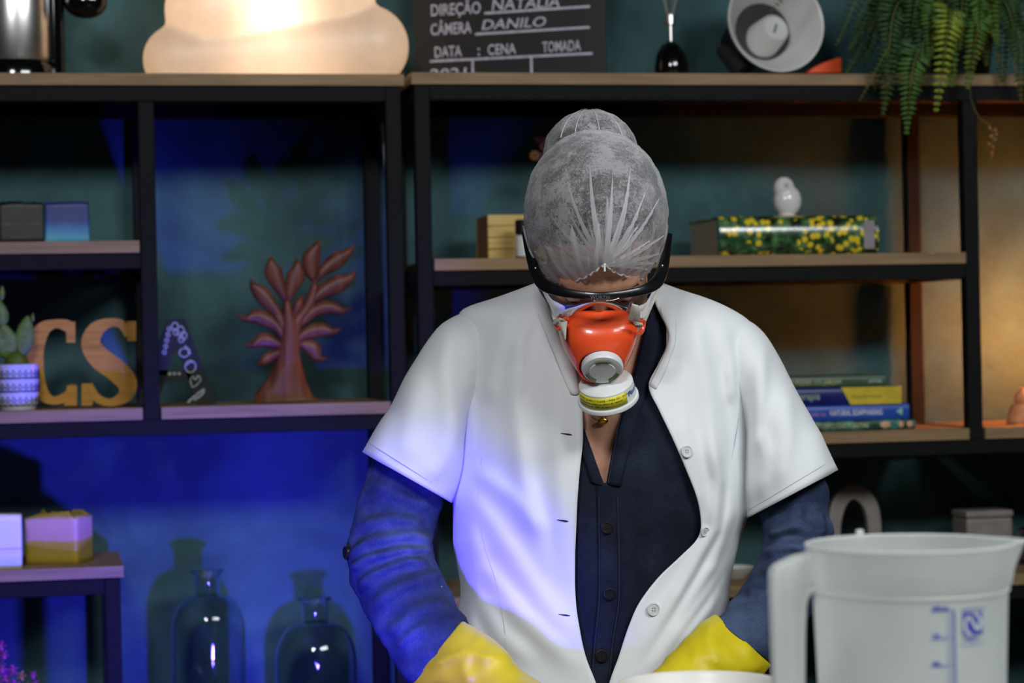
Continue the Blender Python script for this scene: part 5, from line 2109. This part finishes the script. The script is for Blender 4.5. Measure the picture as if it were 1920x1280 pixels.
# ---- hair and hair net: a radial surface around the head
CC = W(1117, 398, -0.012)
ea = (0.0895, 0.118, 0.1025)
eb_c = Vector((-0.002, 0.072, 0.078))
eb = (0.0605, 0.060, 0.057)


def loc2(d):
    return RT0 * d[0] + FWD * d[1] + UP0 * d[2]


def cap_r(d, s_=1.0):
    x, y, z = d
    ra_ = 1 / math.sqrt((x / ea[0]) ** 2 + (y / ea[1]) ** 2 + (z / ea[2]) ** 2)
    return ra_ * s_


def cap_dir(px, py, front=True, s_=1.0):
    """direction (local) of the cap point seen at this pixel on the near side"""
    rr_ = ray(px, py)
    lo_, hi_ = DP - 0.25, DP - 0.012
    best = None
    prev = None
    for i in range(80):
        d = lo_ + (hi_ - lo_) * i / 79
        v = CAM + rr_ * d - CC
        l3 = (v.dot(RT0), v.dot(FWD), v.dot(UP0))
        L = math.sqrt(sum(q * q for q in l3))
        u = tuple(q / L for q in l3)
        if L <= cap_r(u, s_):
            return u
        best = u
    return best


rim_px = [(1132, 494), (1112, 508), (1090, 519), (1066, 526), (1040, 523), (1016, 514), (1000, 500)]
rim = [cap_dir(x, y) for x, y in rim_px]
rim += [(-0.93, -0.10, -0.80), (-0.93, 0.28, -0.75), (-0.60, 0.8, -0.62), (0.0, 1.0, -0.55), (0.60, 0.8, -0.62), (0.93, 0.28, -0.75), (0.93, -0.10, -0.80)]
rim += [cap_dir(x, y) for x, y in [(1246, 500), (1232, 514), (1212, 522), (1192, 521), (1172, 514), (1150, 506)]]
rim = [tuple(Vector(q).normalized()) for q in rim]
NA = 150
rimd = [Vector(q).normalized() for q in cr(rim, NA, True)]
apex = Vector((0, 0.25, 0.97)).normalized()
rows = []
NR = 64
for i in range(NR + 1):
    f_ = i / NR
    row = []
    for j in range(NA):
        ang = apex.angle(rimd[j])
        a_ = ang * max(f_, 0.002)
        axis_ = apex.cross(rimd[j]).normalized()
        d = Matrix.Rotation(a_, 3, axis_) @ apex
        r_ = cap_r(d)
        # small wrinkles that gather toward the rim
        wr = 0.0022 * math.sin(j * 2 * math.pi * 31 / NA + 1.3 * math.sin(j * 0.9)) * max(0, f_ - 0.55) ** 1.2 * 2.2
        wr += 0.0016 * noise.noise(Vector((d.x * 9, d.y * 9, d.z * 9)))
        if f_ > 0.96:
            wr += 0.0018 * math.sin(j * 2 * math.pi * 47 / NA)
        row.append(CC + loc2(d * (r_ + wr)))
    rows.append(row)

m = bpy.data.materials.new('white_nonwoven_net')
m.use_nodes = True
t = m.node_tree
t.nodes.remove(t.nodes['Principled BSDF'])
out = [n_ for n_ in t.nodes if n_.type == 'OUTPUT_MATERIAL'][0]
di = t.nodes.new('ShaderNodeBsdfDiffuse')
di.inputs[0].default_value = srgb(236, 234, 236)
trl = t.nodes.new('ShaderNodeBsdfTranslucent')
trl.inputs[0].default_value = srgb(236, 232, 234)
mxa = t.nodes.new('ShaderNodeMixShader')
mxa.inputs[0].default_value = 0.35
link(t, di.outputs[0], mxa.inputs[1])
link(t, trl.outputs[0], mxa.inputs[2])
tp = t.nodes.new('ShaderNodeBsdfTransparent')
mxb = t.nodes.new('ShaderNodeMixShader')
f1 = add_noise(t, 420, 3, 0.7, (1, 0.2, 0.5), 1.5)
f2 = add_noise(t, 380, 3, 0.7, (0.22, 1, 0.6), 1.5)
f3 = add_noise(t, 34, 4, 0.6)
mmx = t.nodes.new('ShaderNodeMath')
mmx.operation = 'MAXIMUM'
link(t, f1.outputs['Fac'], mmx.inputs[0])
link(t, f2.outputs['Fac'], mmx.inputs[1])
ad = t.nodes.new('ShaderNodeMath')
ad.operation = 'MULTIPLY_ADD'
ad.inputs[1].default_value = 0.8
link(t, f3.outputs['Fac'], ad.inputs[0])
link(t, mmx.outputs[0], ad.inputs[2])
rmp = ramp(t, ad.outputs[0], [(0.72, (0.01, 0.01, 0.01, 1)), (0.94, (0.22, 0.22, 0.22, 1)), (1.0, (0.44, 0.44, 0.44, 1))])
lw = t.nodes.new('ShaderNodeLayerWeight')
lw.inputs[0].default_value = 0.35
ad2 = t.nodes.new('ShaderNodeMath')
ad2.operation = 'MULTIPLY_ADD'
ad2.inputs[1].default_value = 0.48
ad2.use_clamp = True
link(t, lw.outputs['Facing'], ad2.inputs[0])
link(t, rmp.outputs[0], ad2.inputs[2])
link(t, ad2.outputs[0], mxb.inputs[0])
link(t, tp.outputs[0], mxb.inputs[1])
link(t, mxa.outputs[0], mxb.inputs[2])
link(t, mxb.outputs[0], out.inputs[0])
net_m = m
net = MB().loft(rows, cap=False).build('hair_net', net_m, person, angle=180)
tag(net, 'sheer white hair net gathered at the forehead')
pleat_m = translucent('white_net_pleat', (238, 236, 238), 0.55, 0.25, 0.42, 0.0)
knot = (1133, 494)


def pleat(tip, wmax, bend=0.0, start=0.02, lift=0.0015):
    n = 26
    Lp, Rp = [], []
    dx, dy = tip[0] - knot[0], tip[1] - knot[1]
    l_ = math.hypot(dx, dy)
    nx, ny = -dy / l_, dx / l_
    for i in range(n):
        f_ = start + (1 - start) * i / (n - 1)
        off_ = bend * math.sin(math.pi * f_)
        w = wmax * (0.30 + 0.70 * math.sin(math.pi * min(1, f_ * 1.55)) if f_ < 0.33 else max(0.0, (1 - f_) / 0.67)) ** 0.9 + 0.25
        x, y = knot[0] + dx * f_ + nx * off_, knot[1] + dy * f_ + ny * off_
        for sg, P in ((1, Lp), (-1, Rp)):
            d = cap_dir(x + nx * w / 2 * sg, y + ny * w / 2 * sg)
            P.append(CC + loc2(Vector(d) * (cap_r(d) + lift + 0.0010 * (sg > 0))))
    return MB().strip(Lp, Rp).build('pleat', pleat_m, net, angle=180)


for tip, w, bd in (((1028, 396), 12, -8), ((1058, 310), 11, -10), ((1060, 380), 9, -6), ((1106, 300), 15, -6), ((1148, 322), 13, 3), ((1180, 314), 15, 10), ((1207, 362), 12, 8), ((1233, 372), 10, 10),
                   ((1026, 444), 12, -6), ((1006, 470), 14, -4), ((1010, 492), 14, 2), ((1242, 440), 12, 6), ((1246, 470), 13, 3), ((1240, 492), 13, -2), ((1080, 440), 8, -3), ((1128, 420), 6, 0), ((1100, 400), 6, -3), ((1160, 410), 6, 2), ((1195, 420), 7, 4), ((1215, 450), 8, 3), ((1050, 470), 9, -3), ((1040, 500), 10, 3), ((1222, 505), 10, -3), ((1060, 420), 6, -4)):
    pleat(tip, w * 0.72, bd)
# gathering knot
MB().ell(CC + loc2(Vector(cap_dir(1133, 492)) * (cap_r(cap_dir(1133, 492)) + 0.0012)), (0.0024, 0.0024, 0.0034), None, 12, 8).build('knot', M('white_elastic', (236, 234, 234), rough=0.8), net)
a_ = CC + loc2(Vector(cap_dir(1133, 494)) * (cap_r(cap_dir(1133, 494)) + 0.003))
MB().tube([a_, a_ - UP0 * 0.007], 0.0013, 6).build('knot_tail', MATS['white_elastic'], net)
# band at the crest before the bun
bd_pts = []
for x in range(1098, 1152, 4):
    y = 243.5 + ((x - 1124) / 26.0) ** 2 * 4
    best = None
    bd_pts.append(W(x, y, 0.035))
MB().tube(bd_pts, [0.0006] + [0.0016] * (len(bd_pts) - 2) + [0.0006], 6).build('crest_band', MATS['white_elastic'], net)
# gathered second layer and hem along the rim
rows2 = []
for i in range(14):
    row = []
    for j in range(NA):
        sw = abs(((j * 0.19 + 0.35 * math.sin(j * 0.37)) % 1.0) * 2 - 1)
        fs_ = 0.97 - (0.06 + 0.22 * sw ** 2.5)
        f_ = fs_ + (1 - fs_) * i / 13
        ang = apex.angle(rimd[j])
        d = Matrix.Rotation(ang * f_, 3, apex.cross(rimd[j]).normalized()) @ apex
        r_ = cap_r(d) + 0.0022 + 0.0022 * math.sin(j * 2 * math.pi * 37 / NA + 0.8 * math.sin(j * 0.7)) * 0.8
        row.append(CC + loc2(d * r_))
    rows2.append(row)
MB().loft(rows2, cap=False).build('gathered_rim', translucent('gathered_net', (238, 234, 236), 0.5, 0.3, 0.48, 0.0), net, angle=180)
MB().tube(rows2[-1] + [rows2[-1][0]], [0.0012 + 0.0006 * math.sin(j * 1.7) for j in range(NA + 1)], 6, cap=False).build('hem', translucent('net_hem', (238, 236, 238), 0.5, 0.3, 0.35, 0.0), net)

hair_m = M('dark_brown_hair', (30, 22, 20), (16, 12, 11), rough=0.5, scale=60, stretch=(3, 1, 1), bump=0.3, bscale=150)
hl_px = [(1132, 466), (1085, 468), (1040, 464), (1005, 452), (985, 440)]
hrim = [cap_dir(x, y, s_=0.955) for x, y in hl_px]
hrim += [(-0.95, 0.0, -0.55), (-0.93, 0.28, -0.6), (-0.60, 0.8, -0.55), (0.0, 1.0, -0.5), (0.60, 0.8, -0.55), (0.93, 0.28, -0.6), (0.95, 0.0, -0.55)]
hrim += [cap_dir(x, y, s_=0.955) for x, y in [(1250, 440), (1232, 452), (1200, 464), (1165, 468)]]
hrd = [Vector(q).normalized() for q in cr([tuple(Vector(q).normalized()) for q in hrim], NA, True)]
rows = []
for i in range(41):
    f_ = i / 40
    row = []
    for j in range(NA):
        a_ = apex.angle(hrd[j]) * max(f_, 0.002)
        d = Matrix.Rotation(a_, 3, apex.cross(hrd[j]).normalized()) @ apex
        r_ = cap_r(d, 0.955) + 0.0012 * noise.noise(Vector((d.x * 30, d.y * 8, d.z * 30))) - 0.012 * max(0, f_ - 0.93) / 0.07
        row.append(CC + loc2(d * r_))
    rows.append(row)
MB().loft(rows, cap=False).build('hair', hair_m, person, angle=180)
# bun under the net, at the back of the crown
bun_c = CC + loc2(eb_c)
hb2 = MB().ell(bun_c, tuple(q * 0.955 for q in eb), Matrix((RT0, FWD, UP0)).transposed(), 40, 28).build('hair_bun', hair_m, person)
bn = []
for i in range(1, 40):
    th = math.pi * i / 40
    row = []
    for j in range(72):
        ph = 2 * math.pi * j / 72
        d = Vector((math.sin(th) * math.cos(ph), math.sin(th) * math.sin(ph), math.cos(th)))
        wv = 1 + 0.020 * math.sin(9 * ph + 2 * math.sin(ph)) * math.sin(th) + 0.02 * noise.noise(d * 5)
        row.append(bun_c + loc2(Vector((d.x * eb[0], d.y * eb[1], d.z * eb[2])) * wv))
    bn.append(row)
bcov = MB().loft(bn, cap=True).build('bun_cover', net_m, net, angle=180)
for ph in (-2.3, -1.95, -1.4, -0.85):
    pts = []
    for i in range(14):
        th = 1.25 - 1.1 * i / 13
        d = Vector((math.sin(th) * math.cos(ph), math.sin(th) * math.sin(ph), math.cos(th)))
        pts.append(bun_c + loc2(Vector((d.x * eb[0], d.y * eb[1], d.z * eb[2])) * 1.022))
    MB().tube(pts, [0.0008 - 0.0007 * i / 13 for i in range(14)], 6).build('pleat', pleat_m, bcov)
# strand of coppery hair at the right temple
for i in range(3):
    pts = [W(1250 - i, 470, 0.0), W(1252 - i, 490, -0.012), W(1247 - i * 2, 515, -0.02)]
    MB().tube([Vector(p) for p in cr([tuple(p) for p in pts], 8)], 0.0006, 5).build('hair_strand', M('copper_hair', (150, 84, 50), rough=0.5), person)

# ---- safety goggles
gog = M('black_goggle_plastic', (16, 16, 18), (12, 12, 13), rough=0.3, scale=40, coat=0.2)
lens = thin_clear('clear_goggle_lens', (244, 246, 248), 0.06, 0.04)
fp = [(983, 438, 0.022, 9), (990, 466, 0.004, 14), (998, 492, -0.020, 19), (1006, 514, -0.040, 22), (1018, 532, -0.060, 24), (1040, 543, -0.078, 21), (1075, 551, -0.090, 16), (1122, 555, -0.096, 15),
      (1170, 551, -0.090, 15), (1208, 543, -0.078, 19), (1230, 530, -0.060, 24), (1240, 512, -0.040, 22), (1246, 490, -0.020, 19), (1251, 466, 0.004, 14), (1256, 440, 0.022, 9)]
s_ = cr(fp, 70)
rings = []
for i, q in enumerate(s_):
    a0, a1 = s_[max(i - 1, 0)], s_[min(i + 1, 69)]
    dx, dy = a1[0] - a0[0], a1[1] - a0[1]
    l_ = math.hypot(dx, dy)
    nx, ny = -dy / l_, dx / l_
    w = q[3] / 2
    c0 = W(q[0], q[1], q[2])
    e = W(q[0] + nx * w, q[1] + ny * w, q[2]) - c0
    tg = (W(a1[0], a1[1], a1[2]) - W(a0[0], a0[1], a0[2])).normalized()
    nrm = e.cross(tg).normalized()
    ring = []
    for j in range(12):
        an = 2 * math.pi * j / 12
        ca, sa = math.cos(an), math.sin(an)
        ring.append(c0 + e * math.copysign(abs(ca) ** 0.5, ca) + nrm * (0.0028 * math.copysign(abs(sa) ** 0.5, sa)))
    rings.append(ring)
goggles = MB().loft(rings).build('safety_goggles', gog, person, angle=60)
tag(goggles, 'black framed safety goggles with a clear lens')
for x, y, d in ((1004, 503, -0.031), (1242, 498, -0.029)):
    MB().ell(W(x, y, d - 0.003), (0.0018, 0.0018, 0.0018), None, 10, 8).build('rivet', chrome, goggles)
# clear lens below the frame
top = cr([(1008, 526, -0.054), (1030, 543, -0.074), (1075, 555, -0.092), (1122, 559, -0.098), (1170, 555, -0.092), (1212, 545, -0.076), (1236, 526, -0.054)], 40)
bot = cr([(1032, 578, -0.012), (1044, 598, -0.035), (1078, 588, -0.070), (1122, 571, -0.090), (1168, 587, -0.070), (1206, 600, -0.035), (1222, 574, -0.012)], 40)
rows = []
for i in range(12):
    f_ = i / 11
    rows.append([W(a_[0] + (c_[0] - a_[0]) * f_, a_[1] + (c_[1] - a_[1]) * f_, a_[2] + (c_[2] - a_[2]) * f_ - 0.008 * math.sin(math.pi * f_)) for a_, c_ in zip(top, bot)])
MB().loft(rows, cap=False, closed=False).build('lens', lens, goggles, angle=180)
le_m = translucent('lens_edge_plastic', (236, 238, 240), 0.3, 0.3, 0.5, 0.1)
for rng in (range(0, 11), range(29, 40)):
    MB().tube([rows[-1][i] for i in rng], 0.0006, 6).build('lens_edge', le_m, goggles)
gp = M('grey_goggle_print', (128, 128, 132), rough=0.5)
O = W(1107, 560.5, -0.1005)
text('lettering', 'WURTH', lambda x, y, z: O + RT0 * x - UP0 * 0.02 * x + UP0 * y, 6.2 * DP / F / 0.69 , gp, goggles, bold=0.0001, extrude=0.0002, space=1.1)

# ---- respirator
org = M('orange_respirator_shell', (246, 88, 42), (238, 78, 36), rough=0.28, scale=14, coat=0.35)
rings = []
NRp = 20
for i in range(NRp + 1):
    f_ = i / NRp
    ring = []
    for j in range(56):
        a_ = 2 * math.pi * j / 56
        ca, sa = math.cos(a_), math.sin(a_)
        # rim on the face
        x0 = 0.0535 * math.copysign(abs(ca) ** 0.62, ca)
        z0_ = -0.054 + 0.048 * math.copysign(abs(sa) ** 0.75, sa)
        y0_ = -0.094 - 0.012 * max(0, sa) ** 1.5 + 0.008 * max(0, -sa)
        # front ring round the valve
        x1_, z1_ = 0.0285 * ca, -0.040 + 0.027 * sa
        y1_ = -0.168 + 0.010 * sa
        g = f_ ** 0.9
        bul = 0.010 * math.sin(math.pi * f_) * (1 + 0.4 * max(0, sa))
        rib = 0.0022 * math.sin(math.pi * f_) * math.cos(3 * a_ - math.pi / 2)
        x = x0 + (x1_ - x0) * g + ca * (bul * 0.5 + rib)
        z = z0_ + (z1_ - z0_) * g + sa * (bul * 0.7 + rib)
        y = y0_ + (y1_ - y0_) * f_ - 0.004 * math.sin(math.pi * f_)
        if f_ < 0.06:
            x *= 1.04
        ring.append(H(x, y, z))
    rings.append(ring)
resp = MB().loft(rings, cap=False).build('respirator', org, person, solid=0.0025, angle=180)
tag(resp, 'orange half-face respirator with white valve and filter')
vw = M('white_valve_plastic', (222, 224, 224), (212, 214, 214), rough=0.35)
vn = (HF * math.cos(0.28) + HU * math.sin(0.28)).normalized()
Rv = Matrix((RT0, vn.cross(RT0), vn)).transposed()
vc = H(0.002, -0.170, -0.036)
vd = MB().lathe([(0.0255, -0.006), (0.0262, 0.0), (0.0245, 0.004), (0.019, 0.0055), (0.0165, 0.0050), (0.0155, 0.0065), (0.008, 0.0072), (0.0005, 0.0073)], TRS(vc, Rv), 40).build('valve', vw, resp)
tag(vd, 'white round exhalation valve')
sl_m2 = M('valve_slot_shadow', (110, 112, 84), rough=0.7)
for a_ in (math.pi / 2 + 0.0, math.pi / 2 + 2.2, math.pi / 2 - 2.2):
    pts = [vc + Rv @ Vector((0.0195 * math.cos(a_ + u), 0.0195 * math.sin(a_ + u), 0.0058)) for u in [(-0.5 + i / 8.0) for i in range(9)]]
    MB().tube(pts, 0.0021, 8).build('valve_slot', sl_m2, vd)
# filter canister below
cd = (-UP0 * math.cos(0.52) + FWD * math.sin(0.52) + RT0 * 0.15).normalized()
cx0 = W(1135, 713, -0.012)
Rc = rot_to(cd)
kP = DP / F
fil = M('filter_white_plastic', (226, 228, 226), (216, 218, 216), rough=0.4)
Tc = TRS(cx0, Rc)
can = MB().lathe([(0.010, -0.003), (0.015, -0.0005), (0.031, 0.0005), (0.0340, 0.003), (0.0355, 0.021), (0.0357, 0.0225), (0.0378, 0.023), (0.0384, 0.0245), (0.0384, 0.0275), (0.0365, 0.0295), (0.030, 0.030), (0.003, 0.030)], Tc, 56).build('filter_canister', fil, resp)
tag(can, 'white filter canister with yellow label')
inv = Tc.inverted()


def canpt(ang, z, lift=0.0004):
    r_ = 0.0340 + 0.0015 * (z - 0.003) / 0.018 + lift
    return Tc @ Vector((r_ * math.cos(ang), r_ * math.sin(ang), z))


# angle on the canister that faces the camera
loc_c = Rc.transposed() @ (-FWD)
a_cam = math.atan2(loc_c.y, loc_c.x)
loc_r = Rc.transposed() @ RT0
a_r = math.atan2(loc_r.y, loc_r.x)
sgn = 1.0 if math.sin(a_r - a_cam) > 0 else -1.0
lab = M('yellow_label', (226, 214, 40), rough=0.5)
rows = []
for i in range(2):
    rows.append([canpt(a_cam + sgn * (-1.45 + 2.10 * j / 20), 0.0050 + 0.0155 * i) for j in range(21)])
MB().loft(rows, cap=False, closed=False).build('yellow_label', lab, can, solid=0.0002)
lt = M('label_black_print', (50, 48, 20), rough=0.7)
for i, s__ in enumerate(('FILTRO QUIMICO CLASSE 1 PARA GO - VO CAT', 'para protecao contra os efeitos de vapores', 'Validade: 3 anos  TIPO de uso')):
    text('label_lettering', s__, lambda x, y, z, i=i: canpt(a_cam + sgn * (-1.30 + x / 0.036), 0.0098 + 0.0043 * i - y, 0.0008), 0.0036, lt, can, bold=0.00005)
text('maker_lettering', 'Plastcor', lambda x, y, z: canpt(a_cam + sgn * (0.74 + x / 0.036), 0.0135 - y, 0.0008), 0.0085, M('blue_label_print', (40, 70, 160), rough=0.5), can, bold=0.0002, shear=0.2)
# strap lugs and straps
el = M('cream_elastic_strap', (214, 204, 190), (198, 188, 174), rough=0.9, scale=200)
for pts in ([(1066, 597, -0.045), (1050, 600, -0.040), (1042, 607, -0.034), (1048, 616, -0.038), (1060, 614, -0.044)], [(1184, 600, -0.045), (1200, 602, -0.040), (1207, 606, -0.034), (1203, 622, -0.036), (1192, 626, -0.042)]):
    MB().tube([W(*q) for q in cr(pts, 16)], 0.0026, 8).build('strap_lug', org, resp)


def strapq(pairs, name='strap'):
    ra = cr([a_ + c_ for a_, c_ in pairs], 12)
    return MB().strip([W(q[0], q[1], q[2]) for q in ra], [W(q[3], q[4], q[5]) for q in ra]).build(name, el, resp, solid=0.0014)


strapq([((1046, 598, -0.050), (1064, 602, -0.054)), ((1050, 612, -0.054), (1062, 612, -0.058)), ((1055, 628, -0.056), (1060, 626, -0.060)), ((1058, 637, -0.056), (1059, 637, -0.058))])
strapq([((1036, 606, -0.030), (1044, 610, -0.042)), ((1042, 600, -0.044), (1050, 604, -0.050)), ((1050, 595, -0.052), (1060, 600, -0.056))])
strapq([((1185, 569, -0.086), (1197, 572, -0.084)), ((1182, 580, -0.080), (1200, 582, -0.078)), ((1179, 592, -0.070), (1200, 596, -0.068)), ((1177, 599, -0.064), (1198, 602, -0.062))])
strapq([((1186, 602, -0.062), (1204, 605, -0.056)), ((1192, 610, -0.060), (1206, 608, -0.054)), ((1198, 614, -0.056), (1203, 612, -0.052))])
for pts in ([(1040, 600, -0.035), (1030, 570, -0.010), (1012, 540, 0.01), (998, 500, 0.03)], [(1208, 602, -0.035), (1222, 570, -0.010), (1236, 540, 0.01), (1248, 500, 0.03)]):
    MB().tube([W(*q) for q in cr(pts, 20)], 0.0022, 6).build('strap', el, resp)

# ---- necklace
gold_m = M('gold', (214, 170, 70), (196, 150, 56), rough=0.25, metal=1.0)
INB = 0.018


def SF(px, py, lift):
    return TF(px, py, lift, INB)


neck = MB().tube([SF(x, y, 0.004) for x, y in cr([(1092, 735), (1108, 768), (1128, 782), (1140, 768), (1158, 735)], 24)], 0.0006, 6).build('necklace', gold_m, person)
tag(neck, 'thin gold necklace with a small pendant')
MB().ell(SF(1131, 789, 0.006), (0.0068, 0.0022, 0.0042), None, 16, 10).build('pendant', gold_m, neck)
MB().tube([SF(x, y, 0.006) for x, y in ((1131, 784), (1134, 779), (1140, 775))], 0.0011, 6).build('pendant_loop', gold_m, neck)
MB().ell(SF(1141, 775, 0.006), (0.0026, 0.0016, 0.0018), None, 10, 8).build('pendant_bead', gold_m, neck)

# ---- rubber gloves
rub = M('yellow_rubber', (224, 204, 30), (212, 190, 26), rough=0.45, scale=18, subs=0.0, bump=0.15, bscale=60)
GF = foldfn([([(790, 1248), (830, 1236), (868, 1224), (905, 1232), (940, 1236)], 8, 8, 10), ([(810, 1205), (850, 1212), (905, 1216)], 5, 10, 12), ([(872, 1226), (872, 1258), (885, 1280)], 5, 10, 12), ([(890, 1190), (930, 1225)], 4, 10, 10),
             ([(1345, 1170), (1330, 1205), (1350, 1250)], 5, 12, 16), ([(1320, 1195), (1370, 1235), (1400, 1262)], 5, 12, 14), ([(1400, 1180), (1405, 1230), (1420, 1260)], 5, 12, 14), ([(1290, 1225), (1330, 1232), (1370, 1262)], 4, 10, 12)])


def g_disp(x, y, d, f_, a_):
    return (GF(x, y) if math.sin(a_) < 0.3 else 0) + 0.003 * noise.noise(Vector((x * 0.03, y * 0.03, d * 20)))


def glove(specs, palm, pdir, across, label):
    mb = MB()
    q = limb(specs, 40, 44, g_disp, True, None)
    mb.add(q.v, q.f)
    pdir, across = pdir.normalized(), across.normalized()
    nrm = across.cross(pdir).normalized()
    R = Matrix((across, pdir, nrm)).transposed()
    mb.ell(palm, (0.041, 0.052, 0.020), R, 28, 18)
    wr = W(*specs[-1][0], specs[-1][2]).lerp(W(*specs[-1][1], specs[-1][2]), 0.5)
    mb.tube([wr - pdir * 0.02, wr, wr.lerp(palm, 0.5), palm], [0.032, 0.031, 0.029, 0.026], 18)
    for i, (o_, l_) in enumerate(((-0.031, 0.058), (-0.010, 0.068), (0.011, 0.063), (0.031, 0.048))):
        b0 = palm + across * o_ + pdir * 0.040
        down = -nrm if nrm.z > 0 else nrm
        pts = [b0 - pdir * 0.02, b0, b0 + pdir * l_ * 0.42 + down * 0.004, b0 + pdir * l_ * 0.72 + down * 0.018, b0 + pdir * l_ * 0.85 + down * 0.036]
        mb.tube([Vector(p) for p in cr([tuple(p) for p in pts], 14)], [0.0105] * 6 + [0.0100] * 4 + [0.0092, 0.0086, 0.0075, 0.005], 14)
    tb_ = palm - across * 0.030 - pdir * 0.018
    dn = -nrm if nrm.z > 0 else nrm
    pts = [tb_ + across * 0.012, tb_ - across * 0.014 + pdir * 0.012 + dn * 0.006, tb_ - across * 0.022 + pdir * 0.034 + dn * 0.016, tb_ - across * 0.018 + pdir * 0.056 + dn * 0.026]
    mb.tube([Vector(p) for p in cr([tuple(p) for p in pts], 12)], [0.0125] * 5 + [0.0115] * 4 + [0.010, 0.008, 0.005], 14)
    o = mb.build('rubber_glove', rub, person, remesh=0.0030, csmooth=3)
    return tag(o, label)


glove([((768, 1284), (866, 1163), -0.010, 0.047), ((790, 1296), (892, 1178), -0.035, 0.047), ((845, 1318), (938, 1208), -0.065, 0.044), ((905, 1345), (980, 1256), -0.095, 0.038), ((960, 1362), (1018, 1280), -0.125, 0.033)],
      W(1046, 1342, -0.165), (W(1180, 1385, -0.235) - W(1000, 1325, -0.135)), (W(1046, 1300, -0.19) - W(1046, 1380, -0.14)), 'yellow rubber glove on the arm lit blue')
glove([((1448, 1248), (1342, 1150), -0.008, 0.047), ((1428, 1266), (1312, 1166), -0.03, 0.047), ((1385, 1302), (1268, 1214), -0.06, 0.045), ((1330, 1340), (1228, 1256), -0.09, 0.040), ((1275, 1362), (1196, 1284), -0.12, 0.033)],
      W(1196, 1356, -0.16), (W(1060, 1400, -0.225) - W(1240, 1335, -0.13)), (W(1190, 1310, -0.185) - W(1190, 1390, -0.135)), 'yellow rubber glove behind the white bowl')
